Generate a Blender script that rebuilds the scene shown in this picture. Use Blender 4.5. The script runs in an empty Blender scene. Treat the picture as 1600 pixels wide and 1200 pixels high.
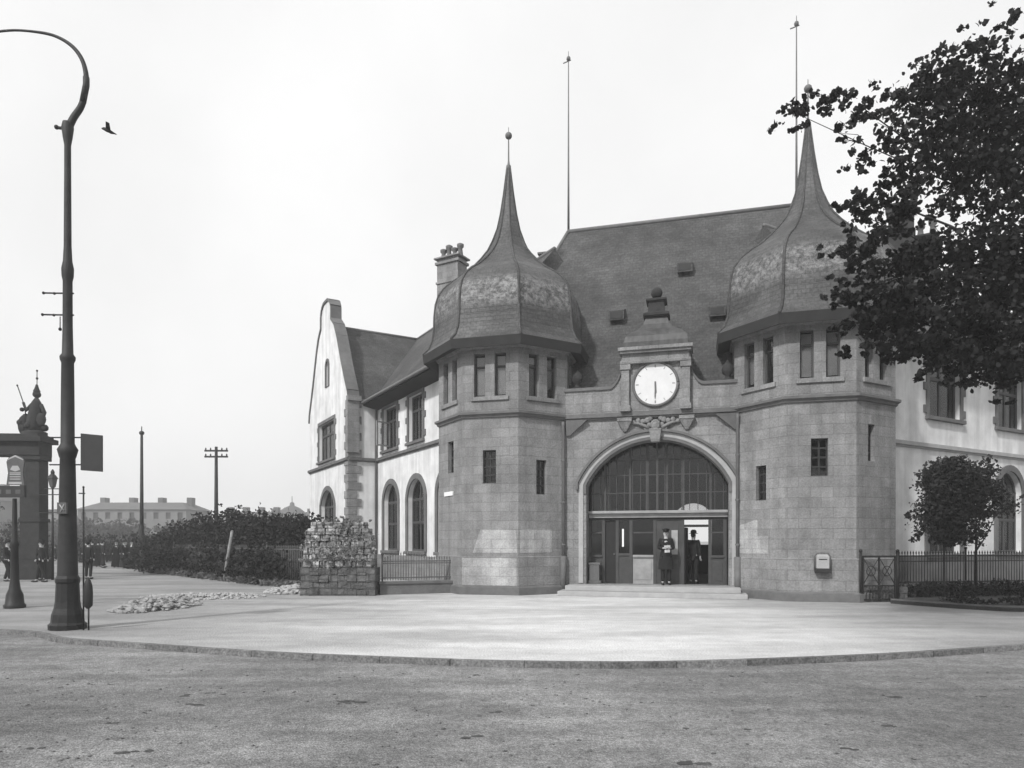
import bpy, bmesh, math, random
import numpy as np
from mathutils import Vector, Matrix
from mathutils.geometry import tessellate_polygon
R = math.radians
random.seed(7)
SC = bpy.context.scene
COL = SC.collection

# ------------------------------------------------------------------ camera, light, exposure
cam_d = bpy.data.cameras.new("camera"); cam = bpy.data.objects.new("camera", cam_d); COL.objects.link(cam)
cam.location = (0, 0, 1.75); cam.rotation_euler = (R(90), 0, 0)
cam_d.sensor_width = 36; cam_d.lens = 36*1080/1600; cam_d.shift_y = 245/1600; cam_d.clip_end = 3000
SC.camera = cam
SUN_DIR = Vector((-0.52, -0.70, 0.75)).normalized()       # towards the sun: high on the left, hazy
wd = bpy.data.worlds.new("World"); SC.world = wd; wd.use_nodes = True
nt = wd.node_tree; nt.nodes.clear()
o_ = nt.nodes.new('ShaderNodeOutputWorld'); bg = nt.nodes.new('ShaderNodeBackground')
sky = nt.nodes.new('ShaderNodeTexSky'); sky.sky_type = 'NISHITA'; sky.sun_disc = False
sky.sun_elevation = math.asin(SUN_DIR.z); sky.sun_rotation = math.atan2(SUN_DIR.x, SUN_DIR.y)
sky.dust_density = 5; sky.air_density = 1.5
bw = nt.nodes.new('ShaderNodeRGBToBW'); nt.links.new(sky.outputs[0], bw.inputs[0])
tc = nt.nodes.new('ShaderNodeTexCoord'); nz = nt.nodes.new('ShaderNodeTexNoise'); nz.inputs['Scale'].default_value = 2.2; nz.inputs['Detail'].default_value = 5
nt.links.new(tc.outputs['Generated'], nz.inputs['Vector'])
cr = nt.nodes.new('ShaderNodeMapRange'); cr.inputs[1].default_value = .3; cr.inputs[2].default_value = .7; cr.inputs[3].default_value = 7.4; cr.inputs[4].default_value = 8.7
nt.links.new(nz.outputs[0], cr.inputs[0])
mx = nt.nodes.new('ShaderNodeMix'); mx.data_type = 'FLOAT'; mx.inputs[0].default_value = .85     # an even, bright overcast veil over the sky
nt.links.new(bw.outputs[0], mx.inputs[2]); nt.links.new(cr.outputs[0], mx.inputs[3])
nt.links.new(mx.outputs[0], bg.inputs[0]); bg.inputs[1].default_value = .1
nt.links.new(bg.outputs[0], o_.inputs[0])
sd = bpy.data.lights.new("sun", 'SUN'); sd.energy = 2.7; sd.angle = R(4); sd.color = (1, .995, .99)
so = bpy.data.objects.new("sun", sd); COL.objects.link(so); so.rotation_euler = SUN_DIR.to_track_quat('Z', 'Y').to_euler(); so.location = (-40, -20, 60)
SC.view_settings.view_transform = 'Standard'; SC.view_settings.look = 'None'; SC.view_settings.exposure = 0.42; SC.view_settings.gamma = 1

# ------------------------------------------------------------------ materials
def nodes(m):
    m.use_nodes = True; n = m.node_tree.nodes; l = m.node_tree.links; return n, l, n['Principled BSDF']
def g3(v): return (v, v, v, 1)
def mat(name, base, var=.25, scale=3., rough=.85, bump=.0, bscale=None, brick=None, brick_c=.12, big=None, metallic=0, spec=.3, streak=None, fine=None, band=None):
    """grey procedural surface: two scales of noise, optional courses of blocks / slates on UV metres"""
    m = bpy.data.materials.new(name); n, l, p = nodes(m)
    p.inputs['Roughness'].default_value = rough; p.inputs['Metallic'].default_value = metallic
    p.inputs['Specular IOR Level'].default_value = spec
    t = n.new('ShaderNodeTexCoord')
    n1 = n.new('ShaderNodeTexNoise'); n1.inputs['Scale'].default_value = scale; n1.inputs['Detail'].default_value = 8; n1.inputs['Roughness'].default_value = .62
    l.new(t.outputs['Object'], n1.inputs['Vector'])
    r1 = n.new('ShaderNodeMapRange'); r1.inputs[1].default_value = .28; r1.inputs[2].default_value = .72; r1.inputs[3].default_value = 1-var; r1.inputs[4].default_value = 1+var
    l.new(n1.outputs[0], r1.inputs[0])
    cur = r1.outputs[0]
    def mul(a, b):
        q = n.new('ShaderNodeMath'); q.operation = 'MULTIPLY'; l.new(a, q.inputs[0])
        if isinstance(b, float): q.inputs[1].default_value = b
        else: l.new(b, q.inputs[1])
        return q.outputs[0]
    if big:
        n2 = n.new('ShaderNodeTexNoise'); n2.inputs['Scale'].default_value = big[0]; n2.inputs['Detail'].default_value = 3
        l.new(t.outputs['Object'], n2.inputs['Vector'])
        r2 = n.new('ShaderNodeMapRange'); r2.inputs[1].default_value = .35; r2.inputs[2].default_value = .65; r2.inputs[3].default_value = 1-big[1]; r2.inputs[4].default_value = 1+big[1]
        l.new(n2.outputs[0], r2.inputs[0]); cur = mul(cur, r2.outputs[0])
    def layer(sc, amp, lo=.35, hi=.65, det=4):
        mp = n.new('ShaderNodeMapping'); mp.inputs['Scale'].default_value = sc; l.new(t.outputs['Object'], mp.inputs[0])
        q = n.new('ShaderNodeTexNoise'); q.inputs['Scale'].default_value = 1; q.inputs['Detail'].default_value = det; l.new(mp.outputs[0], q.inputs['Vector'])
        r_ = n.new('ShaderNodeMapRange'); r_.inputs[1].default_value = lo; r_.inputs[2].default_value = hi; r_.inputs[3].default_value = 1-amp; r_.inputs[4].default_value = 1+amp*.6
        l.new(q.outputs[0], r_.inputs[0]); return r_.outputs[0]
    if streak: cur = mul(cur, layer((streak[0], streak[0], streak[1]), streak[2]))
    if band: cur = mul(cur, layer((band[0][0], band[0][1], 1), band[1], .38, .6, 6))
    if fine:
        for sc, am in fine: cur = mul(cur, layer((sc, sc, sc), am, .38, .62, 2))
    bh = None
    if brick:
        b = n.new('ShaderNodeTexBrick'); b.inputs['Scale'].default_value = 1; b.inputs['Brick Width'].default_value = brick[0]; b.inputs['Row Height'].default_value = brick[1]
        b.inputs['Mortar Size'].default_value = brick[2]; b.inputs['Mortar Smooth'].default_value = .3
        b.inputs['Color1'].default_value = g3(1-brick_c); b.inputs['Color2'].default_value = g3(1+brick_c*.6); b.inputs['Mortar'].default_value = g3(brick[3])
        l.new(t.outputs['UV'], b.inputs['Vector'])
        cur = mul(cur, b.outputs[0]); bh = b.outputs['Fac']
    cur = mul(cur, float(base))
    l.new(cur, p.inputs['Base Color'])
    if bump:
        nb = n.new('ShaderNodeTexNoise'); nb.inputs['Scale'].default_value = bscale or scale*4; nb.inputs['Detail'].default_value = 6
        l.new(t.outputs['Object'], nb.inputs['Vector'])
        bp = n.new('ShaderNodeBump'); bp.inputs['Strength'].default_value = bump; bp.inputs['Distance'].default_value = .05
        h = nb.outputs[0]
        if bh:
            q = n.new('ShaderNodeMath'); q.operation = 'SUBTRACT'; l.new(h, q.inputs[0]); l.new(bh, q.inputs[1]); h = q.outputs[0]
        l.new(h, bp.inputs['Height']); l.new(bp.outputs[0], p.inputs['Normal'])
    return m
M = {}
M['stone'] = mat('sandstone_ashlar', .215, .20, 2.6, .9, .4, 16, (.62, .30, .012, .78), .12, (.5, .10), streak=(3.2, .35, .16), fine=((22, .14),))
M['stone_dark'] = mat('dark_sandstone_trim', .12, .2, 3, .9, .3, 18, big=(.6, .15))
M['stone_pale'] = mat('pale_cleaned_stone', .33, .14, 3, .9, .2, 14)
M['patch'] = mat('cleaned_ashlar', .34, .24, 2.6, .9, .4, 16, (.62, .30, .012, .80), .10, (.9, .14), streak=(3.2, .35, .2), fine=((22, .14),))
M['dial'] = mat('opal_dial', .62, .06, 4, .5)
M['plaster'] = mat('white_roughcast', .63, .15, 1.6, .92, .35, 40, big=(.3, .06), streak=(2.4, .25, .16))
M['slate'] = mat('roof_slates', .068, .28, 1.6, .8, .5, 9, (.24, .14, .012, .72), .16, (.45, .22), fine=((14, .2),))
M['soffit'] = mat('shaded_eaves_boards', .025, .2, 3, .9)  # overhang shadow is put into the near-black board colour
M['gutter'] = mat('zinc_gutter', .12, .2, 4, .6)
M['iron'] = mat('cast_iron_paint', .014, .35, 5, .55, .2, 30)
M['iron_lamp'] = mat('weathered_iron_paint', .024, .35, 4, .6, .2, 25)
M['ironlight'] = mat('grey_ironwork', .08, .25, 5, .6)
M['wood'] = mat('brown_grey_joinery', .05, .25, 4, .6, .1)
M['wood_pale'] = mat('pale_painted_joinery', .26, .2, 4, .6)
M['wood_dark'] = mat('dark_door_paint', .012, .25, 4, .6)
M['white'] = mat('white_enamel', .74, .04, 3, .5)
M['blind'] = mat('linen_blind', .62, .1, 5, .9)
M['black'] = mat('black_paint', .02, .2, 5, .6)
M['road'] = mat('macadam_road', .23, .22, 1.1, .97, .7, 45, big=(.2, .26), fine=((7, .16), (24, .26), (70, .38)), band=((.35, 2.2), .16))
M['kerb'] = mat('kerb_stone', .15, .35, 6, .9, .5, 24, (1.1, 5., .012, .5), .25, fine=((30, .3),))
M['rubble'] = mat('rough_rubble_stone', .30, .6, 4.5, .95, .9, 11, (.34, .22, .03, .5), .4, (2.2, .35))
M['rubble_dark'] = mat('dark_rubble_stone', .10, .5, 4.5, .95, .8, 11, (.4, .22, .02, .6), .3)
M['pale_rock'] = mat('pale_broken_stone', .33, .3, 6, .95, .6, 20)
M['bark'] = mat('bark', .028, .4, 8, .95, .7, 30)
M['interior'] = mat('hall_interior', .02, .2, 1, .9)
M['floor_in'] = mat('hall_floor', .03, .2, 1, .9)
M['far'] = mat('far_facade', .15, .2, .3, .95)
M['far_roof'] = mat('far_roof', .10, .2, .3, .95)
M['panel'] = mat('dark_sign_paint', .03, .2, 3, .7)
M['skin'] = mat('skin', .40, .06, 6, .6)
M['cloth'] = mat('dark_wool_cloth', .012, .3, 9, .95)
M['cloth_grey'] = mat('grey_wool_cloth', .04, .3, 9, .95)
M['paper'] = mat('white_paper', .6, .03, 4, .8)
M['soil'] = mat('planting_soil', .06, .4, 4, .95, .7, 20)
def foliage(name, base, var=.5, tr=.25):
    m = bpy.data.materials.new(name); n, l, p = nodes(m)
    p.inputs['Roughness'].default_value = .6; p.inputs['Specular IOR Level'].default_value = .25
    t = n.new('ShaderNodeTexCoord'); q = n.new('ShaderNodeTexNoise'); q.inputs['Scale'].default_value = 1.4; q.inputs['Detail'].default_value = 9; q.inputs['Roughness'].default_value = .8
    l.new(t.outputs['Object'], q.inputs['Vector'])
    r = n.new('ShaderNodeMapRange'); r.inputs[1].default_value = .3; r.inputs[2].default_value = .7; r.inputs[3].default_value = base*(1-var); r.inputs[4].default_value = base*(1+var)
    l.new(q.outputs[0], r.inputs[0]); l.new(r.outputs[0], p.inputs['Base Color'])
    tl = n.new('ShaderNodeBsdfTranslucent'); l.new(r.outputs[0], tl.inputs[0])
    ms = n.new('ShaderNodeMixShader'); ms.inputs[0].default_value = tr
    l.new(p.outputs[0], ms.inputs[1]); l.new(tl.outputs[0], ms.inputs[2]); l.new(ms.outputs[0], n['Material Output'].inputs[0])
    return m
M['leaf'] = foliage('broad_leaves', .017, .6, .38)
M['leaf_small'] = foliage('small_tree_leaves', .026)
M['bush'] = foliage('dark_bush_leaves', .015)
M['ivy'] = foliage('pale_climber_leaves', .22, .7)
M['grass'] = foliage('verge_grass', .13, .5)
M['hedge'] = foliage('low_hedge_leaves', .018, .5)
M['far_tree'] = foliage('far_tree_leaves', .05, .4)
# forecourt: pale trodden grit, darker towards the left, with tree shadow painted in at the right
def forecourt():
    m = mat('pale_grit_forecourt', .54, .12, 2.1, .95, .5, 26, fine=((30, .14), (70, .2)))
    n, l, p = nodes(m); src = p.inputs['Base Color'].links[0].from_socket
    t = n.new('ShaderNodeTexCoord'); mp = n.new('ShaderNodeMapping'); mp.inputs['Scale'].default_value = (.12, .42, 1); l.new(t.outputs['Object'], mp.inputs[0])
    q = n.new('ShaderNodeTexNoise'); q.inputs['Scale'].default_value = 1.6; q.inputs['Detail'].default_value = 7; q.inputs['Roughness'].default_value = .6; l.new(mp.outputs[0], q.inputs['Vector'])
    r = n.new('ShaderNodeMapRange'); r.inputs[1].default_value = .35; r.inputs[2].default_value = .62; r.inputs[3].default_value = .72; r.inputs[4].default_value = 1.14; l.new(q.outputs[0], r.inputs[0])
    k = n.new('ShaderNodeMath'); k.operation = 'MULTIPLY'; l.new(src, k.inputs[0]); l.new(r.outputs[0], k.inputs[1])
    # darker towards the left corner beside the lamp
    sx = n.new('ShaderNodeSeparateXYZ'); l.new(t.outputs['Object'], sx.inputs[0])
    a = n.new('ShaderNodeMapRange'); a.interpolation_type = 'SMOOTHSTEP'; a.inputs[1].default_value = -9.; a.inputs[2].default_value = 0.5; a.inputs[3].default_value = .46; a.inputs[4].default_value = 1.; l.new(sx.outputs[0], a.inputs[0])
    b = n.new('ShaderNodeMapRange'); b.interpolation_type = 'SMOOTHSTEP'; b.inputs[1].default_value = 4.; b.inputs[2].default_value = 10.; b.inputs[3].default_value = 1.; b.inputs[4].default_value = .50; l.new(sx.outputs[0], b.inputs[0])  # tree shadow painted into the grit colour towards the right
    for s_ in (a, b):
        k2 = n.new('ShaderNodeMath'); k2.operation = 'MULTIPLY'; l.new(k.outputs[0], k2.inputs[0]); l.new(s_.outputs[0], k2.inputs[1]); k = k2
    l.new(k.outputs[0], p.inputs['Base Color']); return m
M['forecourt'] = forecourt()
def slate_sheen():  # pale band on the bulge: sky sheen painted into the slate colour
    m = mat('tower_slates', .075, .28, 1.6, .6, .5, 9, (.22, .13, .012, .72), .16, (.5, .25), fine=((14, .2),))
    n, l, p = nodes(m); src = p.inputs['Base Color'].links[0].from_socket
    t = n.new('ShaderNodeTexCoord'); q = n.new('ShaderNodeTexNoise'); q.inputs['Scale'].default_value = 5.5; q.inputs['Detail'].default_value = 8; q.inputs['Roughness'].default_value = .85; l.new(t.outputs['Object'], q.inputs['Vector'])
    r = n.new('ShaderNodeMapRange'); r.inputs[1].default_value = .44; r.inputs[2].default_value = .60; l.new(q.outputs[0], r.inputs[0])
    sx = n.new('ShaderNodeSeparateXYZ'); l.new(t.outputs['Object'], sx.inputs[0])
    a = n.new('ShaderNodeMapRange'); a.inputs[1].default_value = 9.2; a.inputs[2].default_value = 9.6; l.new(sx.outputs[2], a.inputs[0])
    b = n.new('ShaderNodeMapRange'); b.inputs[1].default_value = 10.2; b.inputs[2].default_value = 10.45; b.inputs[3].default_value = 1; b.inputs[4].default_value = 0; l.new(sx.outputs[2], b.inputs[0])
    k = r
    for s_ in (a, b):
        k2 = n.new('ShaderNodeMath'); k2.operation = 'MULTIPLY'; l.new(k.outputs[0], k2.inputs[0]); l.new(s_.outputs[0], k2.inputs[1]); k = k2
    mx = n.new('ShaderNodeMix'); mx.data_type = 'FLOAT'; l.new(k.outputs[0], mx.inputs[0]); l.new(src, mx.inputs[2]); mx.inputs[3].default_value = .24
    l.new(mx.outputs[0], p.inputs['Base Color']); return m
M['slate_tower'] = slate_sheen()
def glass():
    m = bpy.data.materials.new('window_glass'); n, l, p = nodes(m); n.remove(p)
    tr = n.new('ShaderNodeBsdfTransparent'); tr.inputs[0].default_value = g3(.75)
    gl = n.new('ShaderNodeBsdfGlossy'); gl.inputs['Roughness'].default_value = .04
    fr = n.new('ShaderNodeFresnel'); fr.inputs[0].default_value = 1.38
    ad = n.new('ShaderNodeMath'); ad.operation = 'ADD'; ad.use_clamp = True; ad.inputs[1].default_value = .01; l.new(fr.outputs[0], ad.inputs[0])
    t = n.new('ShaderNodeTexCoord'); q = n.new('ShaderNodeTexNoise'); q.inputs['Scale'].default_value = 2.5; l.new(t.outputs['Object'], q.inputs['Vector'])
    bp = n.new('ShaderNodeBump'); bp.inputs['Strength'].default_value = .15; l.new(q.outputs[0], bp.inputs['Height']); l.new(bp.outputs[0], gl.inputs['Normal'])
    ms = n.new('ShaderNodeMixShader'); l.new(ad.outputs[0], ms.inputs[0]); l.new(tr.outputs[0], ms.inputs[1]); l.new(gl.outputs[0], ms.inputs[2])
    l.new(ms.outputs[0], n['Material Output'].inputs[0]); return m
M['glass'] = glass()
M['lead'] = mat('dark_lead_sheet', .06, .3, 3, .5, .2, 8, streak=(6, .6, .3))
M['rubble_grey'] = mat('dusty_rubble', .26, .4, 6, .95, .6, 20)
M['blindwood'] = mat('weathered_timber', .20, .4, 6, .9, .4, 20)
M['gatestone'] = mat('sooty_gateway_stone', .03, .3, 3, .95, .4, 16)

# ------------------------------------------------------------------ mesh builder
def tag(o, label=None, cat=None, group=None, kind=None):
    if label: o['label'] = label
    if cat: o['category'] = cat
    if group: o['group'] = group
    if kind: o['kind'] = kind
    return o
def empty(name, loc=(0, 0, 0), rz=0, label=None, cat=None, group=None):
    o = bpy.data.objects.new(name, None); COL.objects.link(o); o.location = loc; o.rotation_euler = (0, 0, rz); o.empty_display_size = .3
    return tag(o, label, cat, group)
ZU = Vector((0, 0, 1))
class MB:
    def __init__(s): s.v = []; s.f = []; s.sm = []
    def add(s, vs, fs, smooth=False):
        b = len(s.v); s.v += [tuple(v) for v in vs]; s.f += [tuple(b+i for i in f) for f in fs]; s.sm += [smooth]*len(fs)
        return s
    def hexa(s, p):           # 8 points: bottom ring 0-3, top ring 4-7
        return s.add(p, [(0, 3, 2, 1), (4, 5, 6, 7), (0, 1, 5, 4), (1, 2, 6, 5), (2, 3, 7, 6), (3, 0, 4, 7)])
    def box(s, a, b):
        x0, y0, z0 = a; x1, y1, z1 = b
        return s.hexa([(x0, y0, z0), (x1, y0, z0), (x1, y1, z0), (x0, y1, z0), (x0, y0, z1), (x1, y0, z1), (x1, y1, z1), (x0, y1, z1)])
    def fbox(s, F, u0, u1, z0, z1, d0, d1):      # box in a wall frame, d outwards
        return s.hexa([F(u0, z0, d1), F(u1, z0, d1), F(u1, z0, d0), F(u0, z0, d0), F(u0, z1, d1), F(u1, z1, d1), F(u1, z1, d0), F(u0, z1, d0)])
    def lathe(s, c, prof, n=16, rot=0., smooth=True, apo=False, sx=1, sy=1):
        k = 1/math.cos(math.pi/n) if apo else 1
        vs = []
        for r, z in prof:
            for i in range(n):
                a = rot + 2*math.pi*i/n; vs.append((c[0]+r*k*math.cos(a)*sx, c[1]+r*k*math.sin(a)*sy, c[2]+z))
        fs = []
        for j in range(len(prof)-1):
            for i in range(n):
                i2 = (i+1) % n; fs.append((j*n+i, j*n+i2, (j+1)*n+i2, (j+1)*n+i))
        s.add(vs, fs, smooth)
        m = len(prof)-1
        s.add([vs[i] for i in range(n)], [tuple(range(n))[::-1]]); s.add([vs[m*n+i] for i in range(n)], [tuple(range(n))])
        return s
    def tube(s, pts, r, n=8, cap=True):
        pts = [Vector(p) for p in pts]; rs = r if isinstance(r, (list, tuple)) else [r]*len(pts)
        vs = []; prev = None
        for i, p in enumerate(pts):
            d = (pts[min(i+1, len(pts)-1)]-pts[max(i-1, 0)]).normalized()
            if prev is None:
                a = d.orthogonal().normalized()
            else:
                a = (prev - d*prev.dot(d)).normalized()
            prev = a; b = d.cross(a)
            for k in range(n):
                t = 2*math.pi*k/n; vs.append(p + (a*math.cos(t)+b*math.sin(t))*rs[i])
        fs = [(j*n+k, j*n+(k+1) % n, (j+1)*n+(k+1) % n, (j+1)*n+k) for j in range(len(pts)-1) for k in range(n)]
        if cap: fs += [tuple(range(n))[::-1], tuple((len(pts)-1)*n+k for k in range(n))]
        return s.add(vs, fs, True)
    def ball(s, c, r, seg=12, rings=8, sc=(1, 1, 1), noise=0, rnd=random):
        prof = []; vs = [(c[0], c[1], c[2]-r*sc[2])]
        for j in range(1, rings):
            a = -math.pi/2+math.pi*j/rings
            for i in range(seg):
                t = 2*math.pi*i/seg; q = r*(1+rnd.uniform(-noise, noise))
                vs.append((c[0]+q*math.cos(a)*math.cos(t)*sc[0], c[1]+q*math.cos(a)*math.sin(t)*sc[1], c[2]+q*math.sin(a)*sc[2]))
        vs.append((c[0], c[1], c[2]+r*sc[2])); L = len(vs)-1
        fs = [(0, 1+(i+1) % seg, 1+i) for i in range(seg)]
        for j in range(rings-2):
            for i in range(seg): fs.append((1+j*seg+i, 1+j*seg+(i+1) % seg, 1+(j+1)*seg+(i+1) % seg, 1+(j+1)*seg+i))
        b = 1+(rings-2)*seg; fs += [(b+i, b+(i+1) % seg, L) for i in range(seg)]
        return s.add(vs, fs, noise == 0)
    def plate(s, F, outer, holes=(), thick=.35, d=0.):
        """flat wall of real thickness in a wall frame, with openings that have reveals"""
        loops = [outer]+list(holes)
        pts = [p for lp in loops for p in lp]
        tris = tessellate_polygon([[Vector((p[0], p[1], 0)) for p in lp] for lp in loops])
        front = [F(u, z, d) for u, z in pts]; back = [F(u, z, d-thick) for u, z in pts]
        fs = []; N = len(pts)
        nrm = (F(0, 0, 1)-F(0, 0, 0))
        for t in tris:
            a, b, c = (front[i] for i in t)
            if (b-a).cross(c-a).dot(nrm) < 0: t = t[::-1]
            fs.append(tuple(t)); fs.append(tuple(N+i for i in t[::-1]))
        k = 0
        for lp in loops:
            m = len(lp)
            for i in range(m): fs.append((k+i, k+(i+1) % m, N+k+(i+1) % m, N+k+i))
            k += m
        return s.add(front+back, fs)
    def build(s, name, m, parent=None, bevel=0, off=None, recalc=True, wn=False):
        me = bpy.data.meshes.new(name); o3 = Vector(off) if off is not None else Vector((0, 0, 0))
        me.from_pydata([tuple(Vector(v)-o3) for v in s.v], [], s.f)
        me.polygons.foreach_set('use_smooth', s.sm)
        if recalc:
            bm = bmesh.new(); bm.from_mesh(me); bmesh.ops.recalc_face_normals(bm, faces=bm.faces); bm.to_mesh(me); bm.free()
        uv = me.uv_layers.new(name='UVMap'); co = me.vertices
        for pl in me.polygons:
            n = pl.normal
            if abs(n.z) > .98: t, b = Vector((1, 0, 0)), Vector((0, 1, 0))
            else: t = ZU.cross(n).normalized(); b = n.cross(t)
            for li in pl.loop_indices:
                p = co[me.loops[li].vertex_index].co; uv.data[li].uv = (p.dot(t), p.dot(b))
        me.materials.append(M[m] if isinstance(m, str) else m)
        o = bpy.data.objects.new(name, me); COL.objects.link(o)
        if parent: o.parent = parent
        if bevel:
            bv = o.modifiers.new('bevel', 'BEVEL'); bv.width = bevel; bv.segments = 2; bv.limit_method = 'ANGLE'
        return o
def copy_tree(o, parent=None):
    c = o.copy(); COL.objects.link(c); c.parent = parent
    for ch in [q for q in bpy.data.objects if q.parent == o]: copy_tree(ch, c)
    return c
def frame(o, u):      # wall frame: origin on the ground at the wall's left end (seen from outside), u along it to the right
    o = Vector(o); u = Vector((u[0], u[1], 0)).normalized(); n = Vector((u.y, -u.x, 0))
    f = lambda a, z, d=0.: o+u*a+n*d+ZU*z
    f.n = n; f.u = u; f.o = o
    return f
def arch(u0, u1, z0, zs, zt, n=14):       # opening with a segmental or round head, counter-clockwise
    hw = (u1-u0)/2; rise = zt-zs; rad = (hw*hw+rise*rise)/(2*rise); cz = zt-rad; uc = (u0+u1)/2
    a0 = math.atan2(zs-cz, hw); a1 = math.pi-a0
    return [(u0, z0), (u1, z0)]+[(uc+rad*math.cos(a0+(a1-a0)*i/n), cz+rad*math.sin(a0+(a1-a0)*i/n)) for i in range(n+1)]
def rect(u0, u1, z0, z1): return [(u0, z0), (u1, z0), (u1, z1), (u0, z1)]

# ------------------------------------------------------------------ ground
KERB = [(-60, 16.8), (-30, 15.5), (-16, 14.4), (-10.1, 13.6), (-8.1, 12.4), (-6.8, 11.9), (-4.9, 11.2), (-3.6, 10.75), (-1.7, 10.3), (0, 10.0), (1.9, 9.92), (3.8, 10.2), (5.6, 10.6), (7.2, 11.1), (8.6, 11.6), (11, 12.2), (16, 13.0), (30, 14.5), (60, 17)]
def smooth_line(P, n=8):
    out = []
    for i in range(len(P)-1):
        p0 = Vector(P[max(i-1, 0)]); p1 = Vector(P[i]); p2 = Vector(P[i+1]); p3 = Vector(P[min(i+2, len(P)-1)])
        for k in range(n):
            t = k/n; out.append(tuple(.5*((2*p1)+(p2-p0)*t+(2*p0-5*p1+4*p2-p3)*t*t+(3*p1-p0-3*p2+p3)*t**3)))
    out.append(tuple(P[-1])); return out
KL = smooth_line(KERB)
mb = MB(); mb.add([(-900, -300, -.085), (900, -300, -.085), (900, 1500, -.085), (-900, 1500, -.085)], [(0, 1, 2, 3)])
tag(mb.build('road', 'road'), 'rough grey macadam road in front of the kerb', kind='structure')
def strip(line, w0, w1, z0, z1, name, m):      # band behind the kerb line
    mb = MB(); n = len(line); a = []; b = []
    for i in range(n):
        t = (Vector(line[min(i+1, n-1)])-Vector(line[max(i-1, 0)])).normalized(); q = Vector((-t.y, t.x))
        a.append(Vector(line[i])+q*w0); b.append(Vector(line[i])+q*w1)
    vs = [(p.x, p.y, z1) for p in a]+[(p.x, p.y, z1) for p in b]+[(p.x, p.y, z0) for p in a]+[(p.x, p.y, z0) for p in b]
    fs = []
    for i in range(n-1):
        fs += [(i, i+1, n+i+1, n+i), (2*n+i, 2*n+i+1, i+1, i), (n+i, n+i+1, 3*n+i+1, 3*n+i)]
    mb.add(vs, fs); return mb.build(name, m), b
kb, inner = strip(KL, 0, .11, -.2, .006, 'kerb', 'kerb')
tag(kb, 'curved stone kerb between road and pale forecourt', kind='structure')
# kerb uv along its length
uvl = kb.data.uv_layers[0]
acc = [0]
for i in range(1, len(KL)): acc.append(acc[-1]+(Vector(KL[i])-Vector(KL[i-1])).length)
nK = len(KL)
for lp, d in zip(kb.data.loops, uvl.data):
    i = lp.vertex_index; d.uv = (acc[i % nK]*1.0, .5 if i < 2*nK else .3)
mb = MB(); pts = [(p.x, p.y) for p in inner]; poly = pts+[(60, 300), (-60, 300)]
tr = tessellate_polygon([[Vector((p[0], p[1], 0)) for p in poly]])
mb.add([(x, y, 0) for x, y in poly], [t for t in tr])
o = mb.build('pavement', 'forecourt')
tag(o, 'pale grit forecourt before the station', kind='structure')
if o.data.polygons[0].normal.z < 0: o.data.flip_normals()

# ------------------------------------------------------------------ station (built in its own frame: x along the front, turned 15 degrees to the camera)
OFF = Vector((-1.5, 24, 0))
c15, s15 = math.cos(R(15)), math.sin(R(15))
def B2W(x, y): return (c15*x+s15*y, -s15*x+c15*y)
st = empty('railway_station', (*B2W(OFF.x, OFF.y), 0), R(-15), 'stone railway station with two bulbous slate towers, a clock gable and a wide arched entrance', 'railway station')
def SP(mb, name, m, parent=None, bevel=0, **k): return mb.build(name, m, parent or st, bevel, off=OFF, **k)

def window(F, u0, u1, z0, z1, kind='rect', d=-.16, vbars=1, hbars=(0.62,), fr=.05, fm='wood', zs=None, surround=None, sill=None, smat='stone_dark', blind=None, quoin=False):
    fz1 = z1
    w = MB()
    outl = rect(u0, u1, z0, z1) if kind == 'rect' else arch(u0, u1, z0, zs, z1)
    inn = rect(u0+fr, u1-fr, z0+fr, z1-fr) if kind == 'rect' else arch(u0+fr, u1-fr, z0+fr, zs, z1-fr)
    w.plate(F, outl, [inn[::-1]], .06, d)
    for i in range(vbars):
        uc = u0+(u1-u0)*(i+1)/(vbars+1); b = .5*fr if vbars > 1 else .6*fr; w.fbox(F, uc-b, uc+b, z0+fr*.9, (zs if kind != 'rect' and vbars == 1 and False else z1)-fr*.9 - (0 if kind == 'rect' else abs(uc-(u0+u1)/2)*.35), d-.05, d-.004)
    for h in hbars:
        zc = z0+(z1-z0)*h; w.fbox(F, u0+fr*.9, u1-fr*.9, zc-.6*fr, zc+.6*fr, d-.046, d+.006)
    wo = SP(w, 'window', fm)
    g = MB(); g.plate(F, inn, [], .008, d-.034); SP(g, 'glass', 'glass', wo)
    if blind:
        b = MB(); bz0, bz1, bu0, bu1 = blind
        b.fbox(F, u0+(u1-u0)*bu0, u0+(u1-u0)*bu1, z0+(z1-z0)*bz0, z0+(z1-z0)*bz1, d-.10, d-.085); SP(b, 'blind', 'blind', wo)
    if surround:
        s_ = MB(); e = surround; a0, a1 = u0, u1
        o1 = rect(u0-e, u1+e, z0, z1+e) if kind == 'rect' else arch(u0-e, u1+e, z0, zs, z1+e)
        i1 = rect(u0+.004, u1-.004, z0+.004, z1-.004) if kind == 'rect' else arch(u0+.004, u1-.004, z0+.004, zs, z1-.004)
        s_.plate(F, o1, [i1[::-1]], .06, .05)
        if quoin:      # alternating longer stones in the jambs
            zq = z0+.1
            while zq < (zs or z1)-.3:
                for su, sg in ((u0-e, -1), (u1+e, 1)):
                    a, b_ = sorted((su, su+sg*.16)); s_.fbox(F, a, b_, zq, zq+.26, -.02, .046)
                zq += .78
        SP(s_, 'surround', smat, wo, .008)
    if sill:
        s_ = MB(); e = sill; s_.fbox(F, u0-e, u1+e, z0-.13, z0-.004, -.1, .13); SP(s_, 'sill', smat, wo, .01)
    return wo

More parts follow.
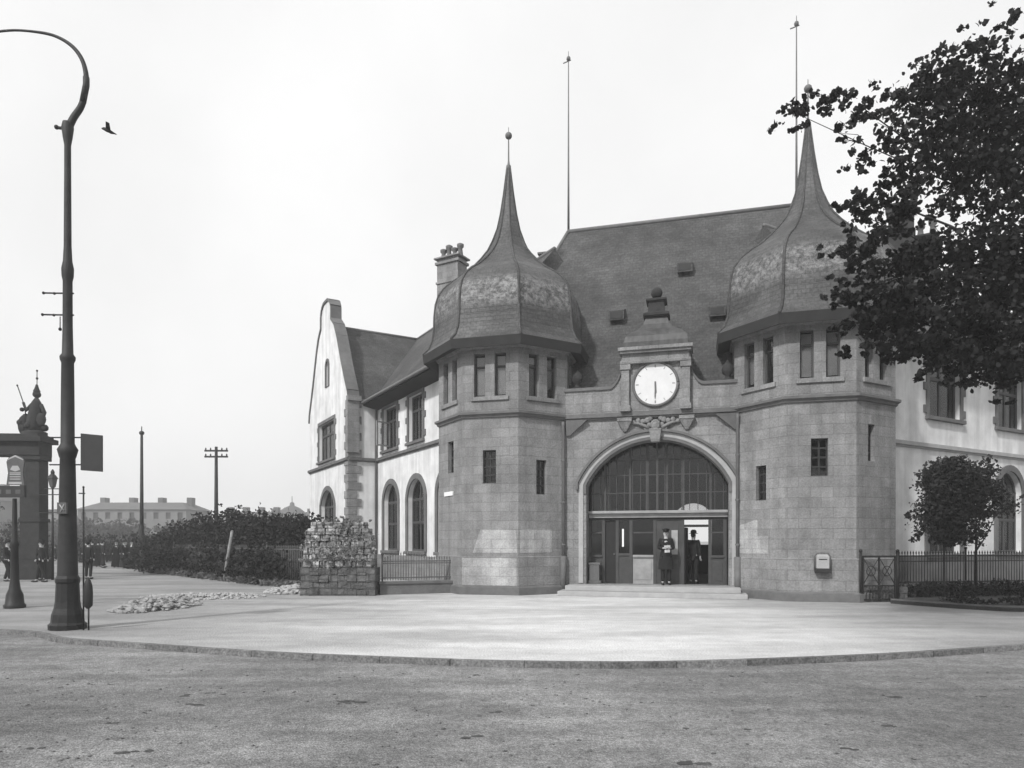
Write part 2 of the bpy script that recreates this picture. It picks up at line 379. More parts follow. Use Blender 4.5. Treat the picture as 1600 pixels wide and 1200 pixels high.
# --- towers
AP = 2.29; SIDE = 2*AP*math.tan(math.pi/8)
def tower(cx, cy, lows, right=False):
    T = empty('tower', (0, 0, 0)); T.parent = st
    wall = MB(); wins = []
    for k in range(8):
        a = R(-90+45*k); n = Vector((math.cos(a), math.sin(a), 0)); u = Vector((-n.y, n.x, 0))
        o = Vector((cx, cy, 0))+n*AP-u*(SIDE/2); F = frame(o, u)
        holes = []
        kk = ((k+4) % 8)-4         # 0 front, -1 left front, 1 right front
        if abs(kk) <= 2:
            up = [(.40, .78, 6.45, 7.85), (1.10, 1.48, 6.45, 7.85)]
            lo = [lows[kk]] if kk in lows else []
            for w in up+lo: holes.append(rect(*w)[::-1])
            for w in up: wins.append((F, w, 'up', kk))
            for w in lo: wins.append((F, w, 'lo', kk))
        wall.plate(F, rect(0, SIDE, 0, 8.25), holes, .32)
    SP(wall, 'tower_wall', 'stone', T)
    rot = R(22.5)
    def oct(name, m, prof, bev=0, sm=False, par=T): b = MB(); b.lathe((cx, cy, 0), prof, 8, rot, sm, True); return SP(b, name, m, par, bev)
    b = MB()
    def ring(prof):   # closed octagonal moulding, hollow inside
        n = 8; vs = []; k_ = 1/math.cos(math.pi/8)
        for r, z in prof:
            for i in range(n): t = rot+2*math.pi*i/n; vs.append((cx+r*k_*math.cos(t), cy+r*k_*math.sin(t), z))
        m = len(prof); fs = []
        for j in range(m):
            j2 = (j+1) % m
            for i in range(n): fs.append((j*n+i, j*n+(i+1) % n, j2*n+(i+1) % n, j2*n+i))
        return vs, fs
    b.add(*ring([(AP-.1, 5.74), (AP+.05, 5.76), (AP+.07, 5.82), (AP+.14, 5.86), (AP+.14, 5.93), (AP-.1, 5.99)]))
    SP(b, 'string_course', 'stone_dark', T)
    b = MB(); b.add(*ring([(AP-.1, 0), (AP+.07, 0), (AP+.07, 1.22), (AP-.1, 1.29)])); SP(b, 'plinth', 'stone', T)
    b = MB(); b.add(*ring([(AP, 0), (AP+.14, 0), (AP+.14, .24), (AP+.05, .29)])); SP(b, 'plinth_foot', 'stone_dark', T)
    b = MB(); b.add(*ring([(AP-.1, 7.98), (AP+.05, 8.0), (AP+.12, 8.12), (AP+.2, 8.2), (AP+.2, 8.3), (AP-.1, 8.3)])); SP(b, 'cornice', 'stone', T)
    b = MB(); b.add(*ring([(AP-.2, 8.20), (2.68, 7.96), (2.78, 7.94), (2.81, 8.24), (2.68, 8.34), (AP-.2, 8.5)])); SP(b, 'eaves', 'soffit', T)  # fascia made deep and dark to carry the overhang shadow
    prof = [(2.80, 8.245), (2.60, 8.46), (2.49, 8.75), (2.44, 9.15), (2.43, 9.6), (2.39, 10.02), (2.30, 10.34), (2.12, 10.62), (1.84, 10.88), (1.50, 11.12), (1.18, 11.42), (.90, 11.74), (.68, 12.05), (.52, 12.4), (.38, 12.85), (.27, 13.4), (.17, 14.1), (.10, 14.7), (.055, 15.1)]
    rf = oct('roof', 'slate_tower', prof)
    hp = MB(); k_ = 1/math.cos(math.pi/8)
    for i in range(8):
        t = rot+i*math.pi/4; hp.tube([(cx+r*k_*math.cos(t), cy+r*k_*math.sin(t), z+.01) for r, z in prof], [.045 if r > .4 else .025 for r, z in prof], 6)
    SP(hp, 'hip', 'slate', rf)
    b = MB(); b.lathe((cx, cy, 15.0), [(.085, 0), (.09, .12), (.05, .16), (.03, .3), (.022, 1.0), (.02, 1.12)], 10); b.ball((cx, cy, 16.2), .125, 12, 8); b.tube([(cx, cy, 16.3), (cx, cy, 16.5)], .012, 6); SP(b, 'finial', 'gutter', rf)
    for F, w, kd, kk in wins:
        light = None
        if kd == 'up' and right and kk == -1 and w[0] < 1: light = (.1, .8, .1, .8)
        if kd == 'up' and (not right) and kk == 1 and w[0] < 1: light = (.78, .93, .1, .9)
        if kd == 'up' and kk == 0: light = (.06, .95, .06, .94)
        fm = 'wood'
        wo = window(F, *w, d=-.13, vbars=0 if kd == 'up' else 1, hbars=(.7,) if kd == 'up' else (.25, .5, .75), fr=.045, blind=light, fm='wood' if kd == 'up' else 'black')
        wo.parent = T
    # thin sills / lintel band under the paired lights
    b = MB()
    for F, w, kd, kk in wins:
        if kd == 'up' and w[0] < 1: b.fbox(F, .30, 1.58, 6.30, 6.44, -.05, .06)
    SP(b, 'window_ledge', 'stone', T, .01)
    return T
TL = tower(-6.5, 23.79, {0: (.70, 1.15, 3.62, 4.70), 1: (.68, 1.08, 3.27, 4.40), -1: (.78, 1.22, 4.05, 5.12)})
TR = tower(3.42, 23.79, {0: (.70, 1.16, 3.62, 4.70), 1: (.55, .86, 4.05, 5.12), -1: (.84, 1.22, 2.97, 4.02)}, True)

# --- entrance wall with its arch
FA = frame((-5.0, 22.8, 0), (1, 0))
AC = -1.30+5.0; AW = 2.26
op = arch(AC-AW, AC+AW, .32, 3.58, 5.02, 28)
outer = [(0.3, 0), (6.7, 0), (6.7, 6.72)]+[(AC+1.12+.4*(1-t), 6.72+(.45*t**2.2)) for t in (0, .25, .5, .75, 1)]+[(AC+1.1, 8.0)]+[(AC+1.0, 8.0), (AC-1.0, 8.0)]+[(AC-1.1, 8.0)]+[(AC-1.12-.4*(1-t), 6.72+(.45*t**2.2)) for t in (1, .75, .5, .25, 0)]+[(.3, 6.72)]
b = MB(); b.plate(FA, outer, [op[::-1]], .55); SP(b, 'entrance_wall', 'stone')
b = MB()
def archring(mb, e0, e1, d0, d1, zb=3.3):
    o1 = arch(AC-AW-e1, AC+AW+e1, zb, 3.58+e1*.35, 5.02+e1, 28); i1 = arch(AC-AW-e0, AC+AW+e0, zb, 3.58+e0*.35, 5.02+e0, 28)
    # open ring as quads
    n = len(o1); vs = []
    ro = o1[1:]+[o1[0]]; ri = i1[1:]+[i1[0]]
    for p in ro: vs.append(FA(p[0], p[1], d1))
    for p in ri: vs.append(FA(p[0], p[1], d1))
    for p in ro: vs.append(FA(p[0], p[1], d0))
    for p in ri: vs.append(FA(p[0], p[1], d0))
    fs = []
    for i in range(n-1):
        fs += [(i, i+1, n+i+1, n+i), (2*n+i, 2*n+i+1, i+1, i), (n+i, n+i+1, 3*n+i+1, 3*n+i)]
    fs += [(0, n, 3*n, 2*n), (n-1, 2*n-1, 4*n-1, 3*n-1)]
    mb.add(vs, fs)
archring(b, .26, .34, -.05, .13, 3.45); archring(b, .0, .09, -.05, .05)
SP(b, 'arch_moulding', 'stone_dark')
b = MB(); archring(b, .10, .25, -.05, .03, .35); SP(b, 'arch_surround', 'stone_pale')
# keystone with a carved cartouche above
b = MB(); b.hexa([FA(AC-.14, 4.93, .2), FA(AC+.14, 4.93, .2), FA(AC+.14, 4.93, -.1), FA(AC-.14, 4.93, -.1), FA(AC-.2, 5.36, .24), FA(AC+.2, 5.36, .24), FA(AC+.2, 5.36, -.1), FA(AC-.2, 5.36, -.1)])
SP(b, 'keystone', 'stone', None, .02)
b = MB()
cxk, czk = AC, 5.48
p0 = FA(cxk, czk, .12); b.ball(tuple(p0), .17, 12, 8, (1, .7, 1.1))
for s_ in (-1, 1):
    for j, (du, dz, r) in enumerate([(.2, .02, .08), (.26, .17, .10), (.40, .14, .09), (.55, .17, .085), (.70, .12, .07), (.32, -.1, .06), (.17, .22, .09), (.82, .15, .05)]):
        p = FA(cxk+s_*du, czk+dz, .06); b.ball(tuple(p), r, 8, 6, (1, .6, 1))
    b.tube([FA(cxk+s_*.2, czk-.1, .08), FA(cxk+s_*.36, czk+.0, .1), FA(cxk+s_*.55, czk+.08, .08), FA(cxk+s_*.85, czk+.1, .05)], [.06, .055, .045, .02], 7)
b.tube([FA(cxk, czk, .2)+Vector((.11*math.cos(t), 0, .13*math.sin(t))) for t in [i*math.pi/6 for i in range(13)]], .025, 6)
SP(b, 'cartouche', 'stone')
b = MB(); b.fbox(FA, .3, 6.7, 5.80, 5.93, -.05, .14); b.fbox(FA, .3, 6.7, 5.74, 5.80, -.05, .08); SP(b, 'entrance_string_course', 'stone_dark')
# corbels beneath the clock pilasters, and at the corners
for s_ in (-.98, .98):
    b = MB(); u = AC+s_
    b.hexa([FA(u-.05, 5.30, .06), FA(u+.05, 5.30, .06), FA(u+.05, 5.30, -.05), FA(u-.05, 5.30, -.05), FA(u-.23, 5.62, .22), FA(u+.23, 5.62, .22), FA(u+.23, 5.62, -.05), FA(u-.23, 5.62, -.05)])
    b.fbox(FA, u-.24, u+.24, 5.62, 5.74, -.05, .24); SP(b, 'corbel', 'stone', None, .02)
for u0, u1, x in ((.79, 1.5, 0), (5.55, 6.25, 1)):
    b = MB(); ua, ub = (u0, u1) if x == 0 else (u1, u0)
    b.hexa([FA(ua, 5.25, .1), FA(ua+(.12 if x == 0 else -.12), 5.25, .1), FA(ua+(.12 if x == 0 else -.12), 5.25, -.05), FA(ua, 5.25, -.05), FA(ua, 5.74, .2), FA(ub, 5.74, .2), FA(ub, 5.74, -.05), FA(ua, 5.74, -.05)])
    SP(b, 'corner_corbel', 'stone_dark')
# coping and ball ornaments of the parapet
b = MB()
top = [p for p in outer[2:] if True]; side_ = 1
for i in range(len(top)-1):
    (ua, za), (ub, zb) = top[i], top[i+1]
    if za == 8.0 and zb == 8.0 and abs(ua-ub) > 1.5: SP(b, 'parapet_coping', 'stone_dark'); b = MB()
    if abs(ua-ub) < .03 or za == 8.0 and zb == 8.0: continue
    b.hexa([FA(ua, za, .06), FA(ub, zb, .06), FA(ub, zb, -.6), FA(ua, za, -.6), FA(ua, za+.1, .06), FA(ub, zb+.1, .06), FA(ub, zb+.1, -.6), FA(ua, za+.1, -.6)])
SP(b, 'parapet_coping', 'stone_dark')
for u in (1.12, 5.93):
    b = MB(); p = FA(u, 6.8, -.12); b.lathe(tuple(p), [(.16, 0), (.17, .06), (.08, .1), (.07, .18), (.16, .25), (.19, .38), (.14, .52), (.04, .62), (.01, .7)], 12)
    SP(b, 'parapet_finial', 'gatestone')
# --- clock aedicule
b = MB(); disc = [(AC+.72*math.cos(2*math.pi*i/40), 6.79+.72*math.sin(2*math.pi*i/40)) for i in range(40)]
b.plate(FA, rect(AC-1.06, AC+1.06, 5.94, 7.46), [disc[::-1]], .10, .12); SP(b, 'clock_panel', 'stone')
for s_ in (-1, 1):
    b = MB(); u = AC+s_*.95; b.fbox(FA, u-.13, u+.13, 6.12, 7.28, .1, .24); b.fbox(FA, u-.17, u+.17, 5.94, 6.12, .1, .28); b.fbox(FA, u-.17, u+.17, 7.28, 7.46, .1, .28)
    SP(b, 'pilaster', 'stone', None, .012)
b = MB(); b.fbox(FA, AC-1.11, AC+1.11, 7.46, 7.56, -.5, .30); b.fbox(FA, AC-1.06, AC+1.06, 7.56, 7.78, -.5, .24); b.fbox(FA, AC-1.12, AC+1.12, 7.78, 7.86, -.6, .36); b.fbox(FA, AC-1.17, AC+1.17, 7.86, 7.97, -.6, .42)
SP(b, 'clock_cornice', 'stone', None, .012)
clk = MB(); clk.tube([FA(AC, 6.79, .16)+Vector((.70*math.cos(t), 0, .70*math.sin(t))) for t in [i*math.pi/24 for i in range(49)]], .045, 8)
ck = SP(clk, 'clock', 'stone_dark')
b = MB(); b.plate(FA, [(AC+.67*math.cos(2*math.pi*i/48), 6.79+.67*math.sin(2*math.pi*i/48)) for i in range(48)], [], .05, .155); SP(b, 'clock_face', 'dial', ck)
b = MB()
for h in range(12):
    a = math.pi/2-h*math.pi/6; ca, sa = math.cos(a), math.sin(a); w = .012 if h % 3 else .02
    q = [(AC+ca*r-sa*w*e, 6.79+sa*r+ca*w*e) for r, e in ((.53, -1), (.62, -1), (.62, 1), (.53, 1))]
    b.plate(FA, q, [], .004, .160)
SP(b, 'hour_mark', 'patch', ck)
for nm, ang, L, w in (('minute_hand', -91, .50, .018), ('hour_hand', -88, .34, .026)):
    b = MB(); a = R(ang); ca, sa = math.cos(a), math.sin(a)
    q = [(AC+ca*r-sa*w*e, 6.79+sa*r+ca*w*e) for r, e in ((-.08, -1), (L*.8, -1.2), (L, 0), (L*.8, 1.2), (-.08, 1))]
    b.plate(FA, q, [], .006, .175 if nm[0] == 'm' else .168); SP(b, nm, 'gutter', ck)
# ogee stone roof over the clock with block and ball
cy = 23.45; cx = -1.30
ogee = [(1.02, 7.975), (1.02, 8.2), (.96, 8.40), (.80, 8.56), (.56, 8.70), (.42, 8.88), (.34, 9.12)]
b = MB(); b.lathe((cx, cy, 0), ogee, 4, R(45), False, True, 1, .75); CR = SP(b, 'clock_roof', 'lead')
b = MB(); b.lathe((cx, cy, 0), [(.32, 9.1), (.42, 9.16), (.42, 9.24), (.30, 9.3)], 4, R(45), False, True, 1, .9); b.lathe((cx, cy, 0), [(.27, 9.29), (.25, 9.62), (.33, 9.66), (.33, 9.72), (.12, 9.8)], 4, R(45), False, True); b.ball((cx, cy, 9.98), .19, 14, 10); SP(b, 'roof_finial', 'gatestone', CR)

# --- steps, downpipes
b = MB(); b.box((-4.30, 21.6, 0.0), (1.45, 23.6, .15)); b.box((-4.12, 21.97, .15), (1.28, 23.6, .31)); SP(b, 'steps', 'stone_pale', None, .015)
for x in (-4.30, 1.22):
    b = MB(); b.tube([(x, 22.68, .3), (x, 22.68, 5.3), (x, 22.6, 5.55), (x, 22.6, 5.7)], .055, 8)
    for z in (.5, 1.6, 3.0, 4.4): b.lathe((x, 22.68, z), [(.075, 0), (.075, .06)], 8)
    SP(b, 'downpipe', 'gutter')
b = MB(); b.tube([(-4.30, 22.62, .0), (-4.30, 22.62, 1.25)], .10, 10); b.tube([(1.22, 22.62, .0), (1.22, 22.62, 1.25)], .10, 10); SP(b, 'downpipe_shoe', 'stone_dark')

# --- timber and glass screen in the arch
FS = frame((-5.0, 23.42, 0), (1, 0)); X = lambda x: x+5.0
b = MB()
inn = arch(AC-AW+.06, AC+AW-.06, .33, 3.55, 4.96, 24)
scr = MB(); uprights = [-3.46, -3.0, -2.50, -2.17, -1.28, -.44, .42, .92]
for x in (-3.0, -2.17, -1.62, -1.28, -.97, -.44, .42):
    zt = 5.02-2.52+math.sqrt(max(0, 2.52**2-(x+1.3)**2))-.02
    scr.fbox(FS, X(x)-.035, X(x)+.035, 2.75, zt, -.06, .04)
for k in range(17):
    x = -3.42+k*.265; zt = 2.5+math.sqrt(max(0, 2.52**2-(x+1.3)**2))-.02; scr.fbox(FS, X(x)-.011, X(x)+.011, 2.75, zt, -.035, .02)
for z in (3.35, 3.95, 4.45):
    hw = math.sqrt(max(0, 2.52**2-(z-2.5)**2)); hw = min(hw, 2.22); scr.fbox(FS, AC-hw, AC+hw, z-.016, z+.016, -.045, .025)
for x in (-3.52, -3.06, -2.60, -2.14, -1.36, -.46, .40, .87):
    scr.fbox(FS, X(x)-.05, X(x)+.05, .31, 2.55, -.07, .05)
archring_pts = None
SC_ = SP(scr, 'entrance_screen', 'wood')
b = MB(); b.fbox(FS, AC-AW+.01, AC+AW-.01, 2.52, 2.66, -.1, .12); b.fbox(FS, AC-AW+.01, AC+AW-.01, 2.66, 2.75, -.1, .24); SP(b, 'transom', 'wood_pale', None, .01)
b = MB(); b.fbox(FS, AC-AW+.01, AC+AW-.01, 2.44, 2.52, -.1, .05); SP(b, 'transom_soffit', 'wood_dark')
g = MB(); g.plate(FS, arch(AC-AW+.01, AC+AW-.01, 2.76, 3.56, 5.0, 24), [], .008, -.01); SP(g, 'glass', 'glass', SC_)
# lower panels and panes: (x0,x1,kind)
for x0, x1, kd in ((-3.50, -3.10, 'win'), (-2.56, -2.20, 'post'), (-2.06, -1.42, 'win2'), (-1.30, -.51, 'wall'), (.46, .84, 'win')):
    b = MB()
    if kd in ('win', 'win2'):
        b.fbox(FS, X(x0)-.02, X(x1)+.02, .31, 1.20, -.05, .02); b.fbox(FS, X(x0)-.02, X(x1)+.02, 1.20, 1.28, -.06, .08)
        b.fbox(FS, X(x0)+.05, X(x1)-.05, .45, 1.08, .02, .035)
        po = SP(b, 'screen_panel', 'wood_pale' if kd == 'win2' else 'wood', None, .006)
        g = MB(); g.fbox(FS, X(x0)-.02, X(x1)+.02, 1.28, 2.45, -.02, -.012); SP(g, 'pane', 'glass', po)
        f_ = MB(); f_.fbox(FS, X(x0)-.02, X(x1)+.02, 2.0, 2.05, -.04, .01); SP(f_, 'glazing_bar', 'wood', po)
    elif kd == 'wall':
        b.fbox(FS, X(x0)-.02, X(x1)+.02, .31, 2.45, -.05, .02); b.fbox(FS, X(x0)+.08, X(x1)-.08, .45, 1.1, .02, .035); b.fbox(FS, X(x0)+.08, X(x1)-.08, 1.25, 2.3, .02, .035)
        SP(b, 'screen_panel', 'wood', None, .006)
        b = MB(); b.fbox(FS, X(-.82), X(-.62), 1.3, 2.1, .036, .045); SP(b, 'notice', 'stone_pale')
    else:
        b.fbox(FS, X(x0)-.02, X(x1)+.02, .31, 1.25, -.05, .02); b.fbox(FS, X(x0)-.02, X(x1)+.02, 1.25, 1.33, -.05, .06); po = SP(b, 'screen_panel', 'wood', None, .006)
        g = MB(); g.fbox(FS, X(x0)-.02, X(x1)+.02, 1.33, 2.45, -.02, -.012); SP(g, 'pane', 'glass', po)
        f_ = MB(); f_.fbox(FS, X(x0)+.12, X(x0)+.18, 1.55, 2.15, .0, .02); SP(f_, 'notice', 'white', po)
b = MB(); b.fbox(FS, X(-3.01), X(-2.65), .33, 2.42, -.05, -.01)
dr = SP(b, 'door', 'wood_dark'); b = MB(); b.ball(tuple(FS(X(-2.70), 1.3, .02)), .03, 8, 6); SP(b, 'handle', 'gutter', dr)
# right door: open, its transom light above
b = MB(); b.fbox(FS, X(-.41), X(.35), 2.20, 2.28, -.07, .03); SP(b, 'door_head', 'wood_dark')
b = MB(); q0 = FS(X(-.40), 0, -.03)
b.hexa([(-.41, 23.46, .33), (-.37, 23.46, .33), (-.30, 24.2, .33), (-.34, 24.2, .33), (-.41, 23.46, 2.19), (-.37, 23.46, 2.19), (-.30, 24.2, 2.19), (-.34, 24.2, 2.19)]); dr = SP(b, 'door', 'wood_dark')
# wall lamp / bracket by the left jamb
b = MB(); b.fbox(FA, AC-AW+.02, AC-AW+.45, .32, .42, -.5, -.2); b.fbox(FA, AC-AW+.06, AC-AW+.40, .42, .95, -.46, -.22); b.fbox(FA, AC-AW+.02, AC-AW+.44, .95, 1.02, -.5, -.2); SP(b, 'jamb_pedestal', 'stone_dark', None, .01)

# --- hall behind the screen (open to the daylight at its back)
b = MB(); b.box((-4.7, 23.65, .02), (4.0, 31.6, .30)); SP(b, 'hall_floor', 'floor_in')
FH = frame((-5.0, 31.6, 0), (1, 0))
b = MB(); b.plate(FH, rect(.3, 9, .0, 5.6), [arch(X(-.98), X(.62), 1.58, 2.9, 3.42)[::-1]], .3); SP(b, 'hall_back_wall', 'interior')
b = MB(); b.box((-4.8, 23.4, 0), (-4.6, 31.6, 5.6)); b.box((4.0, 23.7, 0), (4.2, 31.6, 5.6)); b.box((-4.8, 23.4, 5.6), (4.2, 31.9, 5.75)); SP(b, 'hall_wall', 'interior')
# --- main block walls behind and main roof
b = MB(); b.box((-8.0, 25.2, 0), (-7.7, 31.9, 6.8)); b.box((4.9, 25.2, 0), (5.2, 31.9, 6.8))
SP(b, 'side_wall', 'plaster')
b = MB(); b.plate(frame((5.2, 32.2, 0), (-1, 0)), rect(0, 13.2, 0, 6.8), [rect(3.5, 9.0, .3, 4.0)[::-1]], .3); SP(b, 'back_wall', 'plaster')
E = 6.05; RZ = 14.25; yf, yb, yr = 23.02, 32.4, 27.6; xl, xr = -8.25, 5.2
b = MB()
RL, RRr = (-5.05, yr, RZ), (3.62, yr, RZ)
b.add([(xl, yf, E), (xr, yf, E), RRr, RL], [(0, 1, 2, 3)])
b.add([(xr, yb, E), (xl, yb, E), RL, RRr], [(0, 1, 2, 3)])
b.add([(xl, yb, E), (xl, yf, E), RL], [(0, 1, 2)]); b.add([(xr, yf, E), (xr, yb, E), RRr], [(0, 1, 2)])
b.add([(xl, yf, E), (xr, yf, E), (xr, yb, E), (xl, yb, E)], [(3, 2, 1, 0)])
MR = SP(b, 'main_roof', 'slate')
b = MB(); b.tube([RL, RRr], .09, 8)
for A_, B_ in (((xl, yf, E), RL), ((xr, yf, E), RRr), ((xr, yb, E), RRr), ((xl, yb, E), RL)): b.tube([A_, B_], .07, 6)
SP(b, 'ridge', 'gutter', MR)
for x, y in ((-2.79, 25.2), (.66, 25.1), (-.44, 26.25)):
    z = E+(RZ-E)/(yr-yf)*(y-yf)
    b = MB(); b.hexa([(x-.28, y-.42, z-.32), (x+.28, y-.42, z-.32), (x+.28, y+.25, z+.1), (x-.28, y+.25, z+.1), (x-.28, y-.42, z+.02), (x+.28, y-.42, z+.02), (x+.28, y+.15, z+.24), (x-.28, y+.15, z+.24)])
    v = SP(b, 'roof_vent', 'slate', MR); b = MB(); b.box((x-.22, y-.435, z-.27), (x+.22, y-.425, z-.03)); SP(b, 'louvre', 'black', v)
for (x, zt, nm) in ((RL[0]+.02, 21.2, 0), (RRr[0]-.05, 20.95, 1)):
    b = MB(); b.tube([(x, yr, RZ-.2), (x, yr, RZ+2.5), (x, yr, zt)], [.05, .035, .02], 8)
    b.ball((x, yr, zt+.05), .085, 10, 8, (1, 1, 1.2)); b.tube([(x, yr, zt+.1), (x, yr, zt+.35)], .012, 6); b.tube([(x-.22, yr, zt-.1), (x+.1, yr, zt-.02)], .022, 6)
    SP(b, 'flagpole', 'gutter', MR)

# --- side wings, each turned 45 degrees backwards
def wing(o, d, left):
    pass
dL = Vector((-.70711, .70711, 0)); nL = Vector((-.70711, -.70711, 0)); WL = Vector((-8.79, 24.74, 0))
LEN = 16.66
FWs = frame(WL+dL*9.06, -dL)      # left wing, u from its far end (u = 9.06 - t)
U = lambda t: 9.06-t
EZ = 8.72; RWZ = 13.15
def wing_opening(F, ua, ub, kind, lst, **k): lst.append((F, min(ua, ub), max(ua, ub), kind, k))
WN = []
wing_opening(FWs, U(3.3), U(4.9), 'up', WN); wing_opening(FWs, U(6.35), U(8.2), 'up', WN, open=True)
wing_opening(FWs, U(3.1), U(5.0), 'lo', WN); wing_opening(FWs, U(6.25), U(8.1), 'lo', WN); wing_opening(FWs, U(.2), U(1.75), 'lo', WN)
def wall_with(F, u0, u1, z1, lst, outer=None, name='wing_wall', thick=.4):
    holes = []
    for f, a, b_, kd, k in lst:
        if f is not F: continue
        if kd == 'up': holes.append(rect(a, b_, 6.05, 8.05)[::-1])
        elif kd == 'lo': holes.append(arch(a, b_, 1.3, 3.65, 4.42)[::-1])
        elif kd == 'slit': holes.append(arch(a, b_, 9.9, 11.0, 11.25, 8)[::-1])
    b = MB(); b.plate(F, outer or rect(u0, u1, 0, z1), holes, thick); SP(b, name, 'plaster')
    for f, a, b_, kd, k in lst:
        if f is not F: continue
        if kd == 'up': window(F, a, b_, 6.05, 8.05, vbars=1, hbars=(.68,), fr=.09, d=-.16, surround=.16, sill=.2, smat='stone_dark', blind=k.get('blind'), quoin=True, fm=k.get('fm', 'wood'))
        elif kd == 'lo': window(F, a, b_, 1.3, 4.42, kind='arch', zs=3.65, vbars=1, hbars=(.40, .72), fr=.09, d=-.2, surround=.24, sill=.2, smat='stone_dark', blind=k.get('blind', (.05, .95, .52, .66)))
        elif kd == 'slit': window(F, a, b_, 9.9, 11.25, kind='arch', zs=11.0, vbars=0, hbars=(), fr=.05, surround=.14, smat='stone_dark')
wall_with(FWs, 0, 10.4, 8.7, WN)
def trim(F, u0, u1, zc=5.75, m='stone_dark', name='wing_string_course'):
    b = MB(); b.fbox(F, u0, u1, zc-.10, zc+.03, -.05, .12); b.fbox(F, u0, u1, zc-.16, zc-.10, -.05, .06); SP(b, name, m)
trim(FWs, 0.0, 10.4)
b = MB(); b.fbox(FWs, 0, 10.4, 0, 1.1, -.05, .06); SP(b, 'wing_plinth', 'stone')
# casement standing open in the far upper window
b = MB(); p = FWs(U(7.3), 0, .02); F2 = frame(p, (FWs.u*.35+FWs.n*.94)); 
b.plate(F2, rect(0, .8, 6.15, 7.3), [rect(.06, .74, 6.22, 7.23)[::-1]], .04, 0)
oc = SP(b, 'open_casement', 'wood_pale'); g = MB(); g.plate(F2, rect(.06, .74, 6.22, 7.23), [], .01, -.01); SP(g, 'glass', 'glass', oc)
# gable block
G0 = WL+dL*9.06+nL*1.44; GL = 7.6
FG = frame(G0+dL*GL, -dL)
GN = []
wing_opening(FG, GL-5.5, GL-2.45, 'up', GN); wing_opening(FG, GL-5.1, GL-2.5, 'lo', GN); wing_opening(FG, 3.55, 4.05, 'slit', GN)
half = [(0, 8.5), (.12, 9.0), (.55, 9.7), (1.0, 10.5), (1.4, 11.3), (1.8, 12.1), (2.25, 12.8), (2.7, 13.25), (2.72, 13.95), (2.95, 14.25), (3.4, 14.42), (3.8, 14.45)]
gR, gL_ = 4.1/3.8, 3.5/3.8
half = [(u, z) if u < 2.6 else (2.7+(u-2.7)*.85+.12, z) for u, z in half]; half[-1] = (3.8, 14.42)
go = [(0, 0), (GL, 0)]+[(GL-u*gR, z) for u, z in half]+[(u*gL_, z) for u, z in half[-2::-1]]
wall_with(FG, 0, GL, 0, GN, outer=go, name='gable_wall', thick=.42)
b = MB()
gl = [(GL-u*gR, z) for u, z in half]+[(u*gL_, z) for u, z in half[-2::-1]]
for i in range(len(gl)-1):
    (ua, za), (ub, zb) = gl[i], gl[i+1]
    t = Vector((ub-ua, zb-za)).normalized(); q = Vector((t.y, -t.x))*.13
    b.hexa([FG(ua, za, .07), FG(ub, zb, .07), FG(ub, zb, -.5), FG(ua, za, -.5), FG(ua+q.x, za+q.y, .07), FG(ub+q.x, zb+q.y, .07), FG(ub+q.x, zb+q.y, -.5), FG(ua+q.x, za+q.y, -.5)])
SP(b, 'gable_coping', 'stone_dark')
trim(FG, -.05, GL+.05)
b = MB(); b.fbox(FG, -.05, GL+.05, 0, 1.1, -.05, .06); SP(b, 'gable_plinth', 'stone')
# return wall, its plinth and a stone pier on the corner
FR = frame(G0, -nL)
b = MB(); b.plate(FR, rect(0, 1.44, 0, 8.5), [], .4); SP(b, 'return_wall', 'plaster'); trim(FR, 0, 1.44)
b = MB(); z = .2; i = 0
while z < 8.3:
    e = .62 if i % 2 else .40; e2 = .40 if i % 2 else .62
    b.fbox(FG, GL-e, GL+.055, z, z+.38, -.05, .055); b.fbox(FR, -.055, e2, z, z+.38, -.05, .052); z += .40; i += 1
b.fbox(FR, -.1, .5, 6.0, 8.6, -.05, .12); b.fbox(FR, -.1, .58, 8.5, 8.75, -.1, .2)
SP(b, 'corner_pier', 'stone', None, .008)
b = MB(); b.tube([WL+dL*9.0+nL*.1+ZU*.2, WL+dL*9.0+nL*.1+ZU*8.2, WL+dL*9.0+nL*.5+ZU*8.6], .055, 8); SP(b, 'downpipe', 'gutter')
